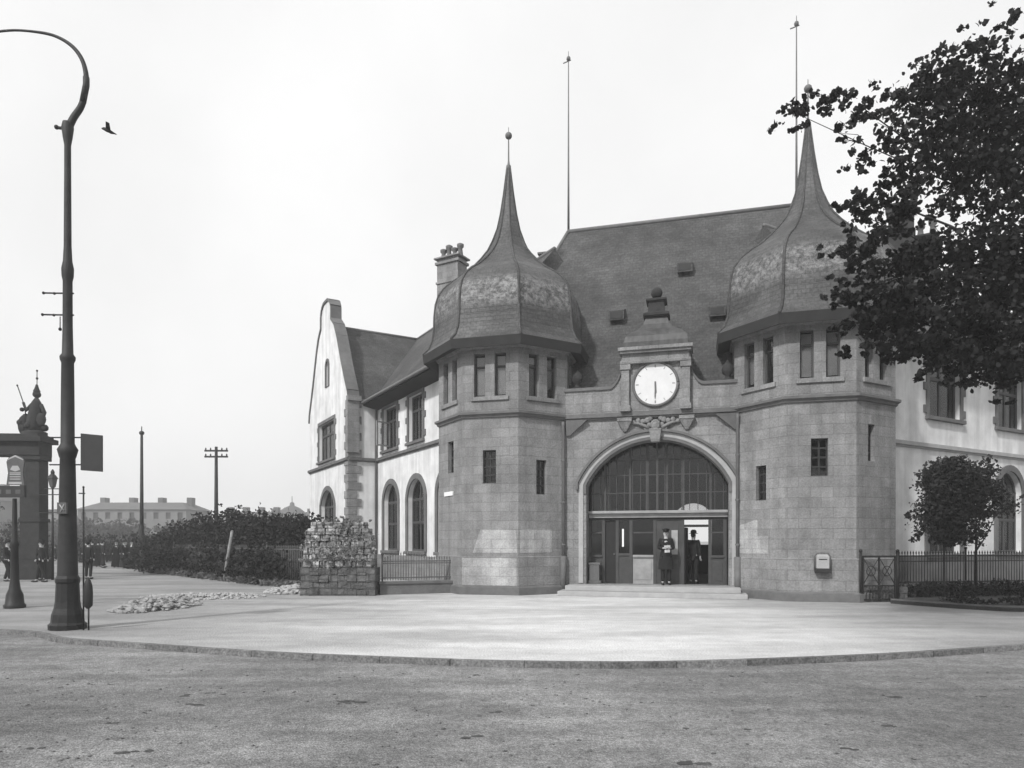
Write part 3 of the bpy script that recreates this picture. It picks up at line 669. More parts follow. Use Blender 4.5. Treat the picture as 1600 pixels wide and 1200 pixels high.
# wing roofs
def at(base, d, n, t, off, z): return tuple(base+d*t+n*off+ZU*z)
def gabled(base, d, n, t0, t1, ze, zr, half, over, name, back=7.3, hip1=False):
    b = MB(); th = .16
    a = [at(base, d, n, t0, over, ze-.35*over), at(base, d, n, t1, over, ze-.35*over), at(base, d, n, t1, 0, ze+.15), at(base, d, n, t0, 0, ze+.15), at(base, d, n, t1-(2.5 if hip1 else 0), -half, zr), at(base, d, n, t0, -half, zr), at(base, d, n, t1, -back-over, ze-.35*over), at(base, d, n, t0, -back-over, ze-.35*over)]
    b.add(a, [(0, 1, 2, 3), (3, 2, 4, 5), (5, 4, 6, 7), (1, 6, 4, 2), (7, 0, 3, 5), (0, 7, 6, 1)])
    ro = SP(b, name, 'slate')
    b = MB(); b.tube([a[5], a[4]], .08, 8); SP(b, 'ridge', 'gutter', ro)
    g_ = MB(); g_.tube([Vector(a[0])+n*.06-ZU*.02, Vector(a[1])+n*.06-ZU*.02], .075, 8); SP(g_, 'gutter', 'gutter', ro)
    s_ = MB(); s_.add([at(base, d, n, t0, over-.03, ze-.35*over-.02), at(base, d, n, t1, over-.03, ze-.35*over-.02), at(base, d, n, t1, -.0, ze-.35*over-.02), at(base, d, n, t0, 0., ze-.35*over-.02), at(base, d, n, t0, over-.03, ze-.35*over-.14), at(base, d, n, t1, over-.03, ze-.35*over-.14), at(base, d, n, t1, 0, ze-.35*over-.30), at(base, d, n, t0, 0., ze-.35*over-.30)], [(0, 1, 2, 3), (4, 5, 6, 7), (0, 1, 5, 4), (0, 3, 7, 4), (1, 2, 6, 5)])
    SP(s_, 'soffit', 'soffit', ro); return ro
gabled(WL, dL, nL, -1.2, 16.5, EZ, RWZ, 3.64, .75, 'wing_roof')
# gable block roof runs back across the wing
Gb = G0+dL*(GL-.25); nG = dL     # its ridge runs along -nL
b = MB(); h = GL/2-.25; L_ = 9.5
def gp(s_, back, z): return tuple(G0+dL*(GL/2+s_)-nL*back+ZU*z)
pa = [gp(-h-.2, .3, 8.55), gp(h+.2, .3, 8.55), gp(0, .3, 13.15), gp(-h-.2, 5.06, 8.55), gp(h+.2, 5.06, 8.55), gp(0, 5.06, 13.15)]
b.add(pa, [(0, 2, 5, 3), (2, 1, 4, 5), (0, 1, 2), (3, 5, 4), (0, 3, 4, 1)]); gr = SP(b, 'gable_roof', 'slate')
b = MB(); b.tube([pa[2], pa[5]], .08, 8); SP(b, 'ridge', 'gutter', gr)
b = MB(); b.tube([Vector(pa[0])+Vector((.08, -.08, 0)), Vector(pa[3])+Vector((.08, -.08, 0))], .08, 8); SP(b, 'gutter', 'gutter', gr)
b = MB(); b.plate(frame(WL+dL*LEN-nL*7.3, nL), rect(0, 8.7, 0, 8.5), [], .3); b.plate(frame(WL-nL*7.3+dL*0, dL), rect(0, LEN, 0, 8.5), [], .3); SP(b, 'wing_back_wall', 'plaster')
# chimneys with pots
def chimney(c, w, dpt, z0, z1, pots, m='stone', ang=0):
    b = MB(); ca, sa = math.cos(ang), math.sin(ang)
    def bx(hw, hd, za, zb): b.hexa([(c[0]+x*ca-y*sa, c[1]+x*sa+y*ca, z) for z in (za, zb) for x, y in ((-hw, -hd), (hw, -hd), (hw, hd), (-hw, hd))])
    bx(w/2, dpt/2, z0, z1-.35); bx(w/2+.08, dpt/2+.08, z1-.35, z1-.22); bx(w/2-.02, dpt/2-.02, z1-.22, z1-.08); bx(w/2+.12, dpt/2+.12, z1-.08, z1)
    bx(w/2+.05, dpt/2+.05, z1-1.3, z1-1.2)
    co = SP(b, 'chimney', m, None, .01)
    for i in range(pots):
        x = (i-(pots-1)/2)*(w-.24)/max(1, pots-1); q = MB(); k_ = (1, 1.25, .9, 1.15)[i % 4]; q.lathe((c[0]+x*ca, c[1]+x*sa, z1), [(.15, 0), (.14, .1), (.10, .35*k_), (.17, .42*k_), (.18, .52*k_), (.10, .56*k_)], 10); SP(q, 'chimney_pot', 'stone_dark', co)
    return co
pc = WL+dL*7.5-nL*3.3; chimney((pc.x, pc.y), 1.25, .8, 10.5, 15.75, 4, ang=R(-15))
pc = WL+dL*4.2-nL*4.4; chimney((pc.x, pc.y), .5, .5, 10.5, 15.0, 1, ang=R(-15))
chimney((-6.15, 28.3), .3, .3, 11, 13.75, 0, 'stone_dark')
# right wing, mirrored
dR = Vector((.70711, .70711, 0)); nR = Vector((.70711, -.70711, 0)); WR = Vector((5.74, 24.74, 0))
FRW = frame(WR-dR*1.2, dR); V = lambda t: t+1.2
RN = []
wing_opening(FRW, V(2.75), V(4.75), 'up', RN, blind=(.02, .75, .62, .92), fm='wood'); wing_opening(FRW, V(7.35), V(9.2), 'up', RN, blind=(.02, .9, .36, .46)); wing_opening(FRW, V(11.6), V(13.5), 'up', RN)
wing_opening(FRW, V(2.75), V(4.75), 'lo', RN); wing_opening(FRW, V(7.35), V(9.2), 'lo', RN, blind=(.05, .6, .62, .7)); wing_opening(FRW, V(11.6), V(13.5), 'lo', RN)
wall_with(FRW, 0, 18, 8.7, RN, outer=rect(0, 18, 0, 8.7))
trim(FRW, 1.75, 18, 5.05, 'stone_pale'); b = MB(); b.fbox(FRW, 0, 18, 0, 1.25, -.05, .06); SP(b, 'wing_plinth', 'stone_dark')
b = MB(); b.fbox(FRW, 1.0, 1.72, 0, 8.6, -.05, .10); SP(b, 'corner_strip', 'stone')
gabled(WR, dR, nR, -1.2, 16.8, EZ, RWZ, 3.64, .75, 'wing_roof', hip1=True)
b = MB(); b.plate(frame(WR+dR*16.8, -nR), rect(0, 7.3, 0, 8.5), [], .3); SP(b, 'wing_back_wall', 'plaster')
pc = WR+dR*7.3-nR*3.64; chimney((pc.x, pc.y), .95, .7, 11, 15.9, 0, 'gatestone', R(-15)); pc = WR+dR*9.2-nR*3.64; chimney((pc.x, pc.y), .7, .7, 11, 15.0, 2, 'gatestone', R(-15))
# dormer on the right wing eaves
b = MB(); b.fbox(FRW, V(6.4), V(9.9), 8.6, 8.9, -.6, .75); SP(b, 'eaves_board', 'wood_pale')
# pale rectangles where bills were taken off the left tower, little sign plates
FT0 = frame(Vector((-6.5-SIDE/2, 21.5, 0)), (1, 0)); a = R(-45); n = Vector((math.cos(a), math.sin(a), 0)); u = Vector((-n.y, n.x, 0)); FT1 = frame(Vector((-6.5, 23.79, 0))+n*AP-u*SIDE/2, u)
a = R(-135); n = Vector((math.cos(a), math.sin(a), 0)); u = Vector((-n.y, n.x, 0)); FTm = frame(Vector((-6.5, 23.79, 0))+n*AP-u*SIDE/2, u)
b = MB(); b.plate(FT0, [(.36, 1.36), (1.86, 1.36), (1.82, 2.1), (.62, 2.12)], [], .01, .008); SP(b, 'cleaned_patch', 'patch')
b = MB(); b.plate(FT1, rect(.06, 1.28, 1.36, 2.12), [], .01, .008); SP(b, 'cleaned_patch', 'patch')
b = MB(); b.fbox(FTm, .52, 1.2, 3.28, 3.42, 0, .03); tag(SP(b, 'name_plate', 'white'), 'small white enamel plate')
b = MB(); b.plate(FT0, rect(.02, 1.86, .30, 1.2), [], .01, .078); SP(b, 'cleaned_patch', 'patch')
a = R(-135); n = Vector((math.cos(a), math.sin(a), 0)); u = Vector((-n.y, n.x, 0)); FU = frame(Vector((3.42, 23.79, 0))+n*AP-u*SIDE/2, u)
b = MB(); b.plate(FU, [(.1, 1.36), (1.3, 1.36), (1.3, 1.9), (.9, 1.9), (.9, 2.4), (.1, 2.2)], [], .01, .008); SP(b, 'cleaned_patch', 'patch')
# ------------------------------------------------------------------ letter box on the right tower
FU0 = frame(Vector((3.42-SIDE/2, 21.5, 0)), (1, 0))
lbp = Vector((3.42-SIDE/2+.98, 21.35, 1.0)); lx, ly = B2W(lbp.x, lbp.y)
lb = empty('letter_box', (lx, ly, .9), R(-15), 'small pale letter box with a dark base fixed low on the right tower', 'letter box')
b = MB(); b.box((-.17, -.10, .06), (.17, .12, .40)); b.add([(-.17, -.1, .40), (.17, -.1, .40), (.17, .12, .40), (-.17, .12, .40), (-.12, -.06, .46), (.12, -.06, .46), (.12, .12, .47), (-.12, .12, .47)], [(0, 1, 5, 4), (1, 2, 6, 5), (2, 3, 7, 6), (3, 0, 4, 7), (4, 5, 6, 7)]); b.build('box_body', 'stone_pale', lb, .01)
b = MB(); b.box((-.20, -.13, -.06), (.20, .12, .06)); b.build('box_base', 'black', lb, .01)
b = MB(); b.box((-.11, -.108, .31), (.11, -.10, .335)); b.build('letter_slot', 'black', lb)
b = MB(); b.tube([(-.21, -.02, .0), (-.21, -.02, .40), (-.15, -.05, .50), (.15, -.05, .50), (.21, -.02, .40), (.21, -.02, .0)], .02, 6); b.build('box_surround', 'stone_dark', lb)

# ------------------------------------------------------------------ foliage
def leaves(name, clumps, size, m, parent=None, seed=1, six=True, sub=10, sig=.22, flat=.0):
    """clumps: (x,y,z, rx,ry,rz, count): leaves gathered on twigs spread through each clump's volume"""
    rng = np.random.default_rng(seed); P = []
    for (x, y, z, rx, ry, rz, cnt) in clumps:
        ns = max(3, int(cnt/sub)); d = rng.normal(size=(ns, 3)); d /= np.linalg.norm(d, axis=1)[:, None]; rr = rng.random(ns)**.42
        cen = d*rr[:, None]*np.array([rx, ry, rz])+np.array([x, y, z])
        idx = rng.integers(0, ns, cnt); off = rng.normal(size=(cnt, 3))*np.array([1, 1, .6])*sig*min(rx, rz, 1.2)
        P.append(cen[idx]+off)
    P = np.concatenate(P); n = len(P)
    nrm = rng.normal(size=(n, 3)); nrm[:, 2] += flat; nrm /= np.linalg.norm(nrm, axis=1)[:, None]
    a = np.cross(nrm, rng.normal(size=(n, 3))); a /= np.linalg.norm(a, axis=1)[:, None]; bb = np.cross(nrm, a)
    s = size*rng.uniform(.6, 1.25, n)[:, None]
    if six: shape = [(-.5, 0), (-.28, .32), (.12, .36), (.5, 0), (.12, -.36), (-.28, -.32)]
    else: shape = [(-.5, -.25), (0, -.42), (.5, 0), (0, .42)]
    k = len(shape); V_ = np.stack([P+a*s*u+bb*s*v+nrm*s*(.12 if abs(v) > .3 else 0) for u, v in shape], 1).reshape(-1, 3)
    me = bpy.data.meshes.new(name); me.vertices.add(n*k); me.vertices.foreach_set('co', V_.ravel().astype(np.float32))
    me.loops.add(n*k); me.loops.foreach_set('vertex_index', np.arange(n*k, dtype=np.int32))
    me.polygons.add(n); me.polygons.foreach_set('loop_start', np.arange(0, n*k, k, dtype=np.int32)); me.polygons.foreach_set('loop_total', np.full(n, k, dtype=np.int32))
    me.update(); me.validate(); me.materials.append(M[m])
    o = bpy.data.objects.new(name, me); COL.objects.link(o)
    if parent: o.parent = parent
    return o
def wob(p, q, n, amp, rnd):
    p = Vector(p); q = Vector(q); out = []
    for i in range(n+1):
        t = i/n; v = p.lerp(q, t); e = amp*math.sin(math.pi*t); out.append(v+Vector((rnd.uniform(-e, e), rnd.uniform(-e, e), rnd.uniform(-e, e)+e*.6)))
    return out

# great tree overhanging from the right
TB = Vector((13.6, 13.6, 0))
bt = empty('overhanging_tree', TB, 0, 'large dark broad-leaved tree overhanging from the right edge', 'tree')
D0 = 12.2
def pc_(px, py, dd=0.): d = D0+dd; return ((px-800)/1080*d-TB.x, d-TB.y, 1.75+(845-py)*d/1080)
spec = [  # px, py, rx, ry, density (leaves), depth offset
 (1212,200,12,12,9,0),(1235,183,24,14,35,0),(1262,160,26,16,55,0),(1268,180,18,12,30,.2),(1300,160,30,14,60,0),(1330,160,30,20,95,.2),(1325,185,26,18,60,0),(1372,165,32,14,75,.3),(1410,150,25,14,50,.3),
 (1450,120,38,30,170,.2),(1445,155,50,22,190,.2),(1495,105,40,24,190,.4),(1545,108,45,18,170,.3),(1590,112,30,14,70,.2),(1510,150,55,32,300,.5),(1580,150,45,30,240,.4),
 (1400,200,40,16,80,0),(1360,210,35,14,45,.1),(1460,210,60,34,380,.4),(1540,215,60,44,560,.6),(1600,220,50,50,420,.5),
 (1350,240,32,11,36,0),(1375,255,30,9,42,0),(1345,255,28,12,60,0),(1420,262,32,22,150,.2),(1480,265,50,32,340,.4),(1560,280,60,38,440,.4),
 (1335,290,35,10,30,0),(1380,285,26,9,24,0),(1430,300,28,16,62,0),(1495,310,40,20,140,.3),(1570,330,50,22,190,.3),
 (1320,325,22,10,42,0),(1350,318,30,14,90,0),(1380,325,36,20,150,.1),(1340,350,30,10,36,0),(1420,335,26,16,60,.1),(1405,360,30,20,70,.2),
 (1300,400,34,8,20,0),(1370,385,45,18,75,0),(1330,425,50,12,46,0),(1400,415,50,22,130,.1),(1450,400,38,26,170,.2),
 (1500,390,50,30,330,.4),(1570,390,50,44,480,.3),(1450,450,60,28,330,.2),(1530,450,70,40,680,.4),(1600,450,50,50,460,.4),
 (1310,470,36,9,30,0),(1370,470,50,20,170,.1),(1400,500,55,20,220,.1),(1340,505,34,9,34,0),(1470,510,70,30,460,.3),(1555,520,70,40,620,.3),
 (1335,455,40,14,40,0),(1350,500,38,12,40,0),(1365,360,34,14,50,0),(1345,385,36,12,34,0),
 (1355,545,38,10,42,0),(1410,545,40,18,120,0),(1465,560,50,22,220,.2),(1540,575,50,26,260,.2),(1500,592,42,14,100,.1),(1445,590,26,10,34,0),(1590,580,36,26,150,.2),(1595,620,22,10,22,0),
 (1545,15,26,10,20,0),(1580,25,30,14,44,.2),(1560,45,20,14,14,0),(1597,55,16,14,16,.1),
 (1740,170,90,80,800,.8),(1700,320,90,100,1100,.8),(1700,500,90,80,900,.8),(1830,250,130,150,1500,1.6),(1850,480,120,120,1100,1.6),(1850,60,90,70,500,1.6),(1950,350,120,150,900,2.0),(1700,600,60,40,220,.4)]
cl = []
for px, py, rx, ry, cnt, dd in spec:
    x, y, z = pc_(px, py, dd); k = D0/1080; cl.append((x, y, z, rx*k*1.08, .35+rx*k*.75, ry*k*1.1, int(cnt*(3.6 if px < 1430 and py > 380 else 1.5 if cnt < 110 else 1.95 if cnt < 350 else 2.2))))
leaves('crown', cl, .104, 'leaf', bt, 3, True, 13, .24)
rnd = random.Random(4)
b = MB(); b.tube([(0, 0, -.1), (.02, 0, .5), (-.05, .02, 2.0), (-.1, 0, 3.6), (.0, 0, 5.2), (.15, 0, 7.5), (.2, 0, 9.5)], [.42, .33, .28, .26, .21, .13, .05], 12)
bt_tr = b.build('trunk', 'bark', bt)
for (px, py, dd, z0, r) in ((1480, 510, .2, 3.4, .12), (1530, 400, .3, 4.2, .13), (1400, 470, 0, 3.8, .09), (1450, 200, .3, 5.6, .10), (1560, 130, .4, 6.6, .09), (1570, 250, .5, 5.4, .1), (1350, 170, .1, 6.0, .05), (1400, 320, .1, 4.9, .07), (1250, 180, 0, 6.3, .03), (1600, 20, .2, 7.8, .05), (1330, 330, 0, 4.9, .03)):
    q = pc_(px, py, dd); b = MB(); P = wob((-.05, 0, z0), q, 7, .22, rnd); b.tube(P, [r*(1-.82*i/7) for i in range(8)], 7)
    for k in range(6):
        i = rnd.randint(3, 6); e = P[i]+Vector((rnd.uniform(-.9, .3), rnd.uniform(-.5, .5), rnd.uniform(-.5, .6))); b.tube(wob(P[i], e, 3, .06, rnd), [r*.3, r*.2, r*.12, r*.06], 5)
    b.build('limb', 'bark', bt)

# small tree before the right wing
def small_tree(loc, clumps, trunk_h, label, leafsize, m, name='small_tree', cat='tree', seed=5, tr=.034, group=None, lean=0):
    t = empty(name, loc, 0, label, cat, group)
    leaves('crown', clumps, leafsize, m, t, seed, False, 9, .22)
    b = MB(); b.tube([(0, 0, -.05), (lean*.3, 0, trunk_h*.5), (lean, 0, trunk_h), (lean*1.1, 0, trunk_h+.9)], [tr*1.25, tr, tr*.8, tr*.3], 8)
    rr = random.Random(seed)
    for c in clumps[:8]: b.tube(wob((lean, 0, trunk_h*.9), (c[0], c[1], c[2]), 3, .08, rr), [tr*.6, tr*.4, tr*.25, tr*.1], 6)
    b.build('trunk', 'bark', t); return t
small_tree((12.69, 20.3, 0), [(.35, 0, 3.98, .5, .45, .32, 500), (.85, 0, 3.3, .65, .5, .5, 700), (.35, 0, 3.1,   .8, .75, .95, 3000), (.0, 0, 2.4, .8, .7, .7, 2200), (.15, .1, 3.75, .7, .6, .45, 900), (1.05, .1, 3.8, .5, .5, .45, 600), (-.35, 0, 3.5, .45, .5, .5, 500), (1.55, .2, 3.25, .42, .4, .32, 330), (.2, 0, 1.9, .85, .6, .28, 700), (1.15, .1, 2.55, .42, .4, .32, 260), (-.85, 0, 2.5, .2, .3, .35, 60), (1.75, .1, 2.9, .25, .3, .4, 120), (-.75, 0, 1.85, .2, .3, .2, 40), (1.0, 0, 2.0, .3, .3, .25, 60), (.8, .1, 3.0, .5, .5, .5, 420)], 1.7,
    'small dark round-headed tree on a thin straight stem before the right wing', .11, 'leaf_small')
small_tree((14.1, 21.0, 0), [(.0, 0, 1.9, .3, .3, .4, 120), (.2, 0, 2.6, .5, .4, .5, 260), (.9, .1, 2.9, .5, .4, .4, 260)], 1.6, 'slender sparse sapling just right of the small round-headed tree', .09, 'leaf_small', 'sapling', 'tree', 9, .04)

# ------------------------------------------------------------------ railings
def railing(name, label, p0, p1, h, z0, gap=.13, r=.011, m='iron', posts=None, wall=None, wallm='stone_dark', cat='railing', arched=None, group=None, mid=None):
    p0 = Vector(p0); p1 = Vector(p1); L = (p1-p0).length; u = (p1-p0)/L
    t = empty(name, (p0.x, p0.y, 0), math.atan2(u.y, u.x), label, cat, group)
    b = MB(); n = int(L/gap)
    for i in range(n+1):
        x = i*L/n; hh = h
        if arched:
            for a0, a1, dh in arched:
                if a0 <= x <= a1: hh = h+dh*math.sin(math.pi*(x-a0)/(a1-a0))
        b.tube([(x, 0, z0+.03), (x, 0, hh-.06)], r, 5); b.lathe((x, 0, hh-.07), [(r*1.6, 0), (r*1.9, .03), (.002, .10)], 5)
    b.build('pickets', m, t)
    b = MB(); b.box((0, -.015, z0+.10), (L, .015, z0+.14)); b.box((0, -.015, h-.16), (L, .015, h-.12))
    if mid: b.box((0, -.015, mid), (L, .015, mid+.03))
    b.build('rail', m, t)
    for x in (posts or [0, L]):
        b = MB(); b.tube([(x, 0, 0), (x, 0, h+.06)], .03, 8); b.ball((x, 0, h+.1), .05, 8, 6); b.build('post', m, t)
    if wall:
        b = MB(); b.box((-.1, -.13, 0), (L+.1, .13, wall-.08)); b.build('low_wall', wallm, t); b = MB(); b.box((-.14, -.17, wall-.08), (L+.14, .17, wall)); b.build('coping', wallm, t, .01)
    return t
# left: by the tower, on a low wall
railing('garden_railing', 'iron railing with an arched panel on a low dark wall left of the left tower', (-4.22, 22.5), (-1.95, 23.35), 1.22, .42, .085, .011, 'ironlight', None, .42, arched=[(.1, 1.5, .16)], mid=1.0)
# rockery pier overgrown with pale climber
rk = empty('rubble_pier', (-5.55, 22.3, 0), 0, 'square rubble pier, dark below, beside the long dark hedge', 'stone pier')
b = MB(); rr = random.Random(3)
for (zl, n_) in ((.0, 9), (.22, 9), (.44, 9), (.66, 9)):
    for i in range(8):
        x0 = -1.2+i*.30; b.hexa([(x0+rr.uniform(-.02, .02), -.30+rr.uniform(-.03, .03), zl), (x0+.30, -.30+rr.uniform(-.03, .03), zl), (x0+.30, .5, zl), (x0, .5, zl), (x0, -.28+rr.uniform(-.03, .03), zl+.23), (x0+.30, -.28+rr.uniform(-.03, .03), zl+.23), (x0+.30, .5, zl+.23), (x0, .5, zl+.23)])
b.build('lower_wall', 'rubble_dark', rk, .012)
b = MB()
for j in range(7):
    w = 1.15-.02*j if j < 5 else 1.0-.1*(j-5); z = .90+j*.21; x = -w
    while x < w-.1:
        dx = rr.uniform(.14, .34); x1 = min(w, x+dx); f = -.22+rr.uniform(-.07, .07); b.hexa([(x, f, z), (x1-.02, f, z), (x1-.02, .45, z), (x, .45, z), (x+.01, f+rr.uniform(0, .05), z+.19), (x1-.03, f+rr.uniform(0, .05), z+.2), (x1-.03, .45, z+.2), (x+.01, .45, z+.2)]); x = x1
b.build('upper_courses', 'rubble', rk, .02)
iv = leaves('climbing_plant', [(-5.5, 22.0, 1.6, 1.2, .22, .8, 900), (-5.3, 22.1, 2.35, .9, .35, .18, 500), (-5.7, 22.0, 1.2, 1.15, .22, .4, 400), (-6.55, 22.2, 1.4, .2, .3, .6, 300)], .085, 'ivy', None, 12, False, 12, .14)
iv.location = (0, 0, 0); tag(iv, 'pale leafy climber covering the upper part of the rubble pier', 'climbing plant')

# hedge and bushes behind the long railing
hl = [(-22.4, 45), (-20.2, 41.5), (-17.5, 38.5), (-14.2, 35.5), (-11.5, 32.5), (-9.4, 30)]
HL = ['low dark bush farthest back at the left end of the long railing', 'dark bush behind the nearer side of the plain tall pole', 'broad dark bush rising towards the crossarm pole', 'tallest rounded dark bush below the pole with crossarms', 'dark bush between the tallest bush and the rubble pier', 'dark bush nearest the rubble pier behind the railing']
hh = [1.7, 2.3, 3.1, 3.6, 3.15, 3.0]
for i, ((x, y), h) in enumerate(zip(hl, hh)):
    t = empty('bush', (x, y, 0), 0, HL[i], 'bush', 'bushes behind the long iron railing')
    leaves('foliage', [(0, 0, h*.45, 2.3, 1.6, h*.45, 2600), (-1.0, .3, h*.6, 1.4, 1.2, h*.34, 900), (1.1, -.2, h*.62, 1.3, 1.2, h*.33, 900), (.2, 0, h*.3, 2.2, 1.5, h*.3, 900), (.1, .2, h*.82, .9, .9, h*.18, 300), (.9, -1.7, h*.3, 1.6, .8, h*.3, 1000), (-.7, -2.2, h*.22, 1.3, .6, h*.24, 500)], .17, 'bush', t, 20+i, False, 9, .2)
    b = MB(); q = random.Random(i)
    for k in range(6): b.tube(wob((q.uniform(-.5, .5), q.uniform(-.3, .3), 0), (q.uniform(-1.8, 1.8), q.uniform(-.8, .8), h*q.uniform(.5, .85)), 4, .15, q), [.05, .04, .03, .02, .01], 5)
    b.build('stems', 'bark', t)
RW = railing('long_railing', 'long plain iron railing running back along the dark bushes', (-7.6, 26.2), (-20.5, 40.0), 1.55, .05, .16, .018, 'ironlight', [0, 4, 8, 12, 16, 18.8], None)
# pale leaning post against the railing
lp = empty('leaning_post', (-12.35, 29.9, 0), 0, 'pale leaning timber post by the long railing', 'post'); b = MB(); b.tube([(-.1, 0, -.1), (.05, 0, 1.0), (.24, 0, 2.15)], [.085, .075, .06], 9); b.build('timber', 'blindwood', lp); b = MB(); b.ball((.25, 0, 2.17), .065, 8, 6, (1, 1, .5)); b.build('post_top', 'blindwood', lp)
# verge of rough grass and stones at the foot of the railing
rng = random.Random(11)
gcl = []
for i in range(26):
    t = i/25; x = -7.2+(-20.3+7.2)*t; y = 25.2+(39.2-25.2)*t; gcl.append((x-.1, y-.35, .10, .55, .5, .14, 260))
gs = leaves('grass_verge', gcl, .11, 'grass', None, 31, False, 9, .3); tag(gs, 'rough grass and weeds at the foot of the railing', None, kind='stuff')
# heap of broken pale stones
def heap(name, label, c, n, sx, sy, hz, smin, smax, m='pale_rock', seed=2):
    rr = random.Random(seed); b = MB()
    for i in range(n):
        a = rr.uniform(0, 2*math.pi); q = rr.random()**.6; x = c[0]+sx*q*math.cos(a); y = c[1]+sy*q*math.sin(a); r_ = rr.uniform(smin, smax); z = hz*(1-q*q)*rr.uniform(.2, 1)
        b.ball((x, y, z+r_*.2), r_, 6, 4, (rr.uniform(.8, 1.4), rr.uniform(.7, 1.2), rr.uniform(.4, .8)), .22, rr)
    return tag(b.build(name, m), label, None, kind='stuff')
heap('rubble_heap', 'low spread of pale broken stone on the forecourt left of the pier', (-9.3, 18.2, 0), 620, .85, 1.6, .26, .03, .10, 'rubble_grey')
heap('rubble_spread', 'trail of pale stones along the verge', (-9.6, 21.6, 0), 420, 1.9, 1.3, .06, .02, .07, 'pale_rock', 5)
heap('verge_stones', 'pale stones under the railing beside the rubble pier', (-7.4, 23.3, 0), 260, .9, .8, .22, .04, .12, 'pale_rock', 6)

rr = random.Random(17); b = MB()
for i in range(900):
    y = rr.uniform(3.2, 9.9); x = rr.uniform(-.8, .8)*y; q = rr.uniform(.006, .022)
    b.ball((x, y, -.085+q*.2), q, 5, 3, (rr.uniform(.8, 1.5), rr.uniform(.8, 1.3), .55), .2, rr)
tag(b.build('loose_grit', 'kerb'), 'loose grit and small stones scattered over the road', None, kind='stuff')
b = MB()
for i in range(34):
    y = rr.uniform(4., 9.6); x = rr.uniform(-.75, .75)*y; q = rr.uniform(.02, .07)
    for k in range(rr.randint(2, 6)): b.ball((x+rr.uniform(-1.6, 1.6)*q, y+rr.uniform(-.8, .8)*q, -.083), q*rr.uniform(.3, .8), 7, 3, (rr.uniform(1, 2.2), 1, .16), .25, rr)
tag(b.build('road_dirt', 'soil'), 'dark trodden dirt and dung lumps on the road', None, kind='stuff')
# right: railing, gate panel and planted bed
railing('right_railing', 'long iron railing on a low dark wall before the white right wing', (11.35, 21.2), (22.0, 23.3), 1.42, .35, .10, .012, 'iron', [0, 3.0, 6.2, 10.8], .42, mid=1.1)
gt = empty('wicket_gate', (9.95, 19.6, 0), R(8), 'low iron wicket gate with crossed braces at the foot of the right tower', 'gate')
b = MB()
for x in (0, .5, 1.0): b.box((x-.02, -.02, .05), (x+.02, .02, 1.32))
b.box((0, -.02, 1.28), (1, .02, 1.33)); b.box((0, -.02, .45), (1, .02, .49)); b.box((0, -.02, .05), (1, .02, .1)); b.tube([(0, 0, .5), (.5, 0, 1.28), (1.0, 0, .5)], .014, 6); b.tube([(0, 0, 1.28), (.5, 0, .5), (1.0, 0, 1.28)], .014, 6)
for i in range(9): b.tube([(.1*i+.1, 0, .08), (.1*i+.1, 0, .46)], .01, 5)
for x in (.25, .75): b.tube([(x+.14*math.cos(t), 0, .89+.14*math.sin(t)) for t in [k*math.pi/6 for k in range(13)]], .012, 5)
b.build('gate_leaf', 'iron', gt)
for x in (-.07, 1.08):
    b = MB(); b.tube([(x, 0, 0), (x, 0, 1.42)], .035, 8); b.ball((x, 0, 1.46), .05, 8, 6); b.build('gate_post', 'iron', gt)
b = MB(); b.box((-.1, .14, 0), (1.5, .36, .42)); tagw = b.build('low_wall', 'rubble_dark', gt)
bed = [(10.55, 19.25), (11.0, 18.5), (11.7, 17.6), (12.5, 17.0), (14.0, 17.1), (17, 17.9), (24, 19.8), (24, 23.0), (11.4, 20.9)]
BS = smooth_line(bed, 4)
b = MB(); F0 = lambda u, z, d=0.: Vector((u, z, d)); b.plate(F0, BS, [], .14, .10); tag(b.build('planting_bed', 'soil'), 'dark soil of the bed before the right railing', kind='structure')
b = MB(); b.plate(F0, [(x, y) for x, y in BS], [[(x*.985+.2, y*.99+.22) for x, y in BS][::-1]], .13, .14); tag(b.build('bed_edging', 'stone_dark'), 'dark stone edging round the planted bed', kind='structure')
hc = []
for i in range(24):
    t = i/23; hc.append((11.6+t*10, 20.3+t*1.9, .28, .42, .3, .26, 340))
tag(leaves('low_hedge', hc, .09, 'hedge', None, 41, False, 9, .25), 'low dark clipped hedge at the foot of the right railing', 'hedge')
hc = [(x, y, .16, .5, .3, .12, 240) for x, y in ((12.0, 18.0), (13.0, 18.0), (14.2, 18.0), (15.3, 18.3), (16.5, 18.6), (17.8, 19.0), (14.4, 19.2), (15.5, 19.4), (12.2, 18.9))]
tag(leaves('ground_cover', hc, .08, 'hedge', None, 42, False, 9, .3), 'dark ground cover in the right bed', None, kind='stuff')

# ------------------------------------------------------------------ the tall tram lamp post
LP = Vector((-8.82, 13.72, 0))
lamp = empty('arc_lamp_post', LP, 0, 'very tall tapering iron lamp post with crook arm at the left', 'lamp post')
b = MB(); b.lathe((0, 0, 0), [(.33, 0), (.335, .10), (.29, .14), (.275, .30), (.235, .42), (.215, .55), (.20, .9), (.215, .94), (.215, 1.0), (.185, 1.06)], 12, 0, False); b.build('base', 'iron', lamp, .006)
b = MB(); b.lathe((0, 0, 0), [(.182, 1.0), (.155, 2.3), (.135, 3.38), (.15, 3.42), (.165, 3.48), (.185, 3.56), (.15, 3.62), (.122, 3.68), (.118, 4.5), (.110, 5.28), (.135, 5.34), (.14, 5.40), (.10, 5.46), (.088, 6.0), (.085, 6.9), (.105, 7.0), (.11, 7.15), (.082, 7.3), (.068, 7.6), (.060, 9.2), (.06, 9.6), (.085, 9.75), (.11, 9.95), (.09, 10.05)], 14); b.build('shaft', 'iron_lamp', lamp)
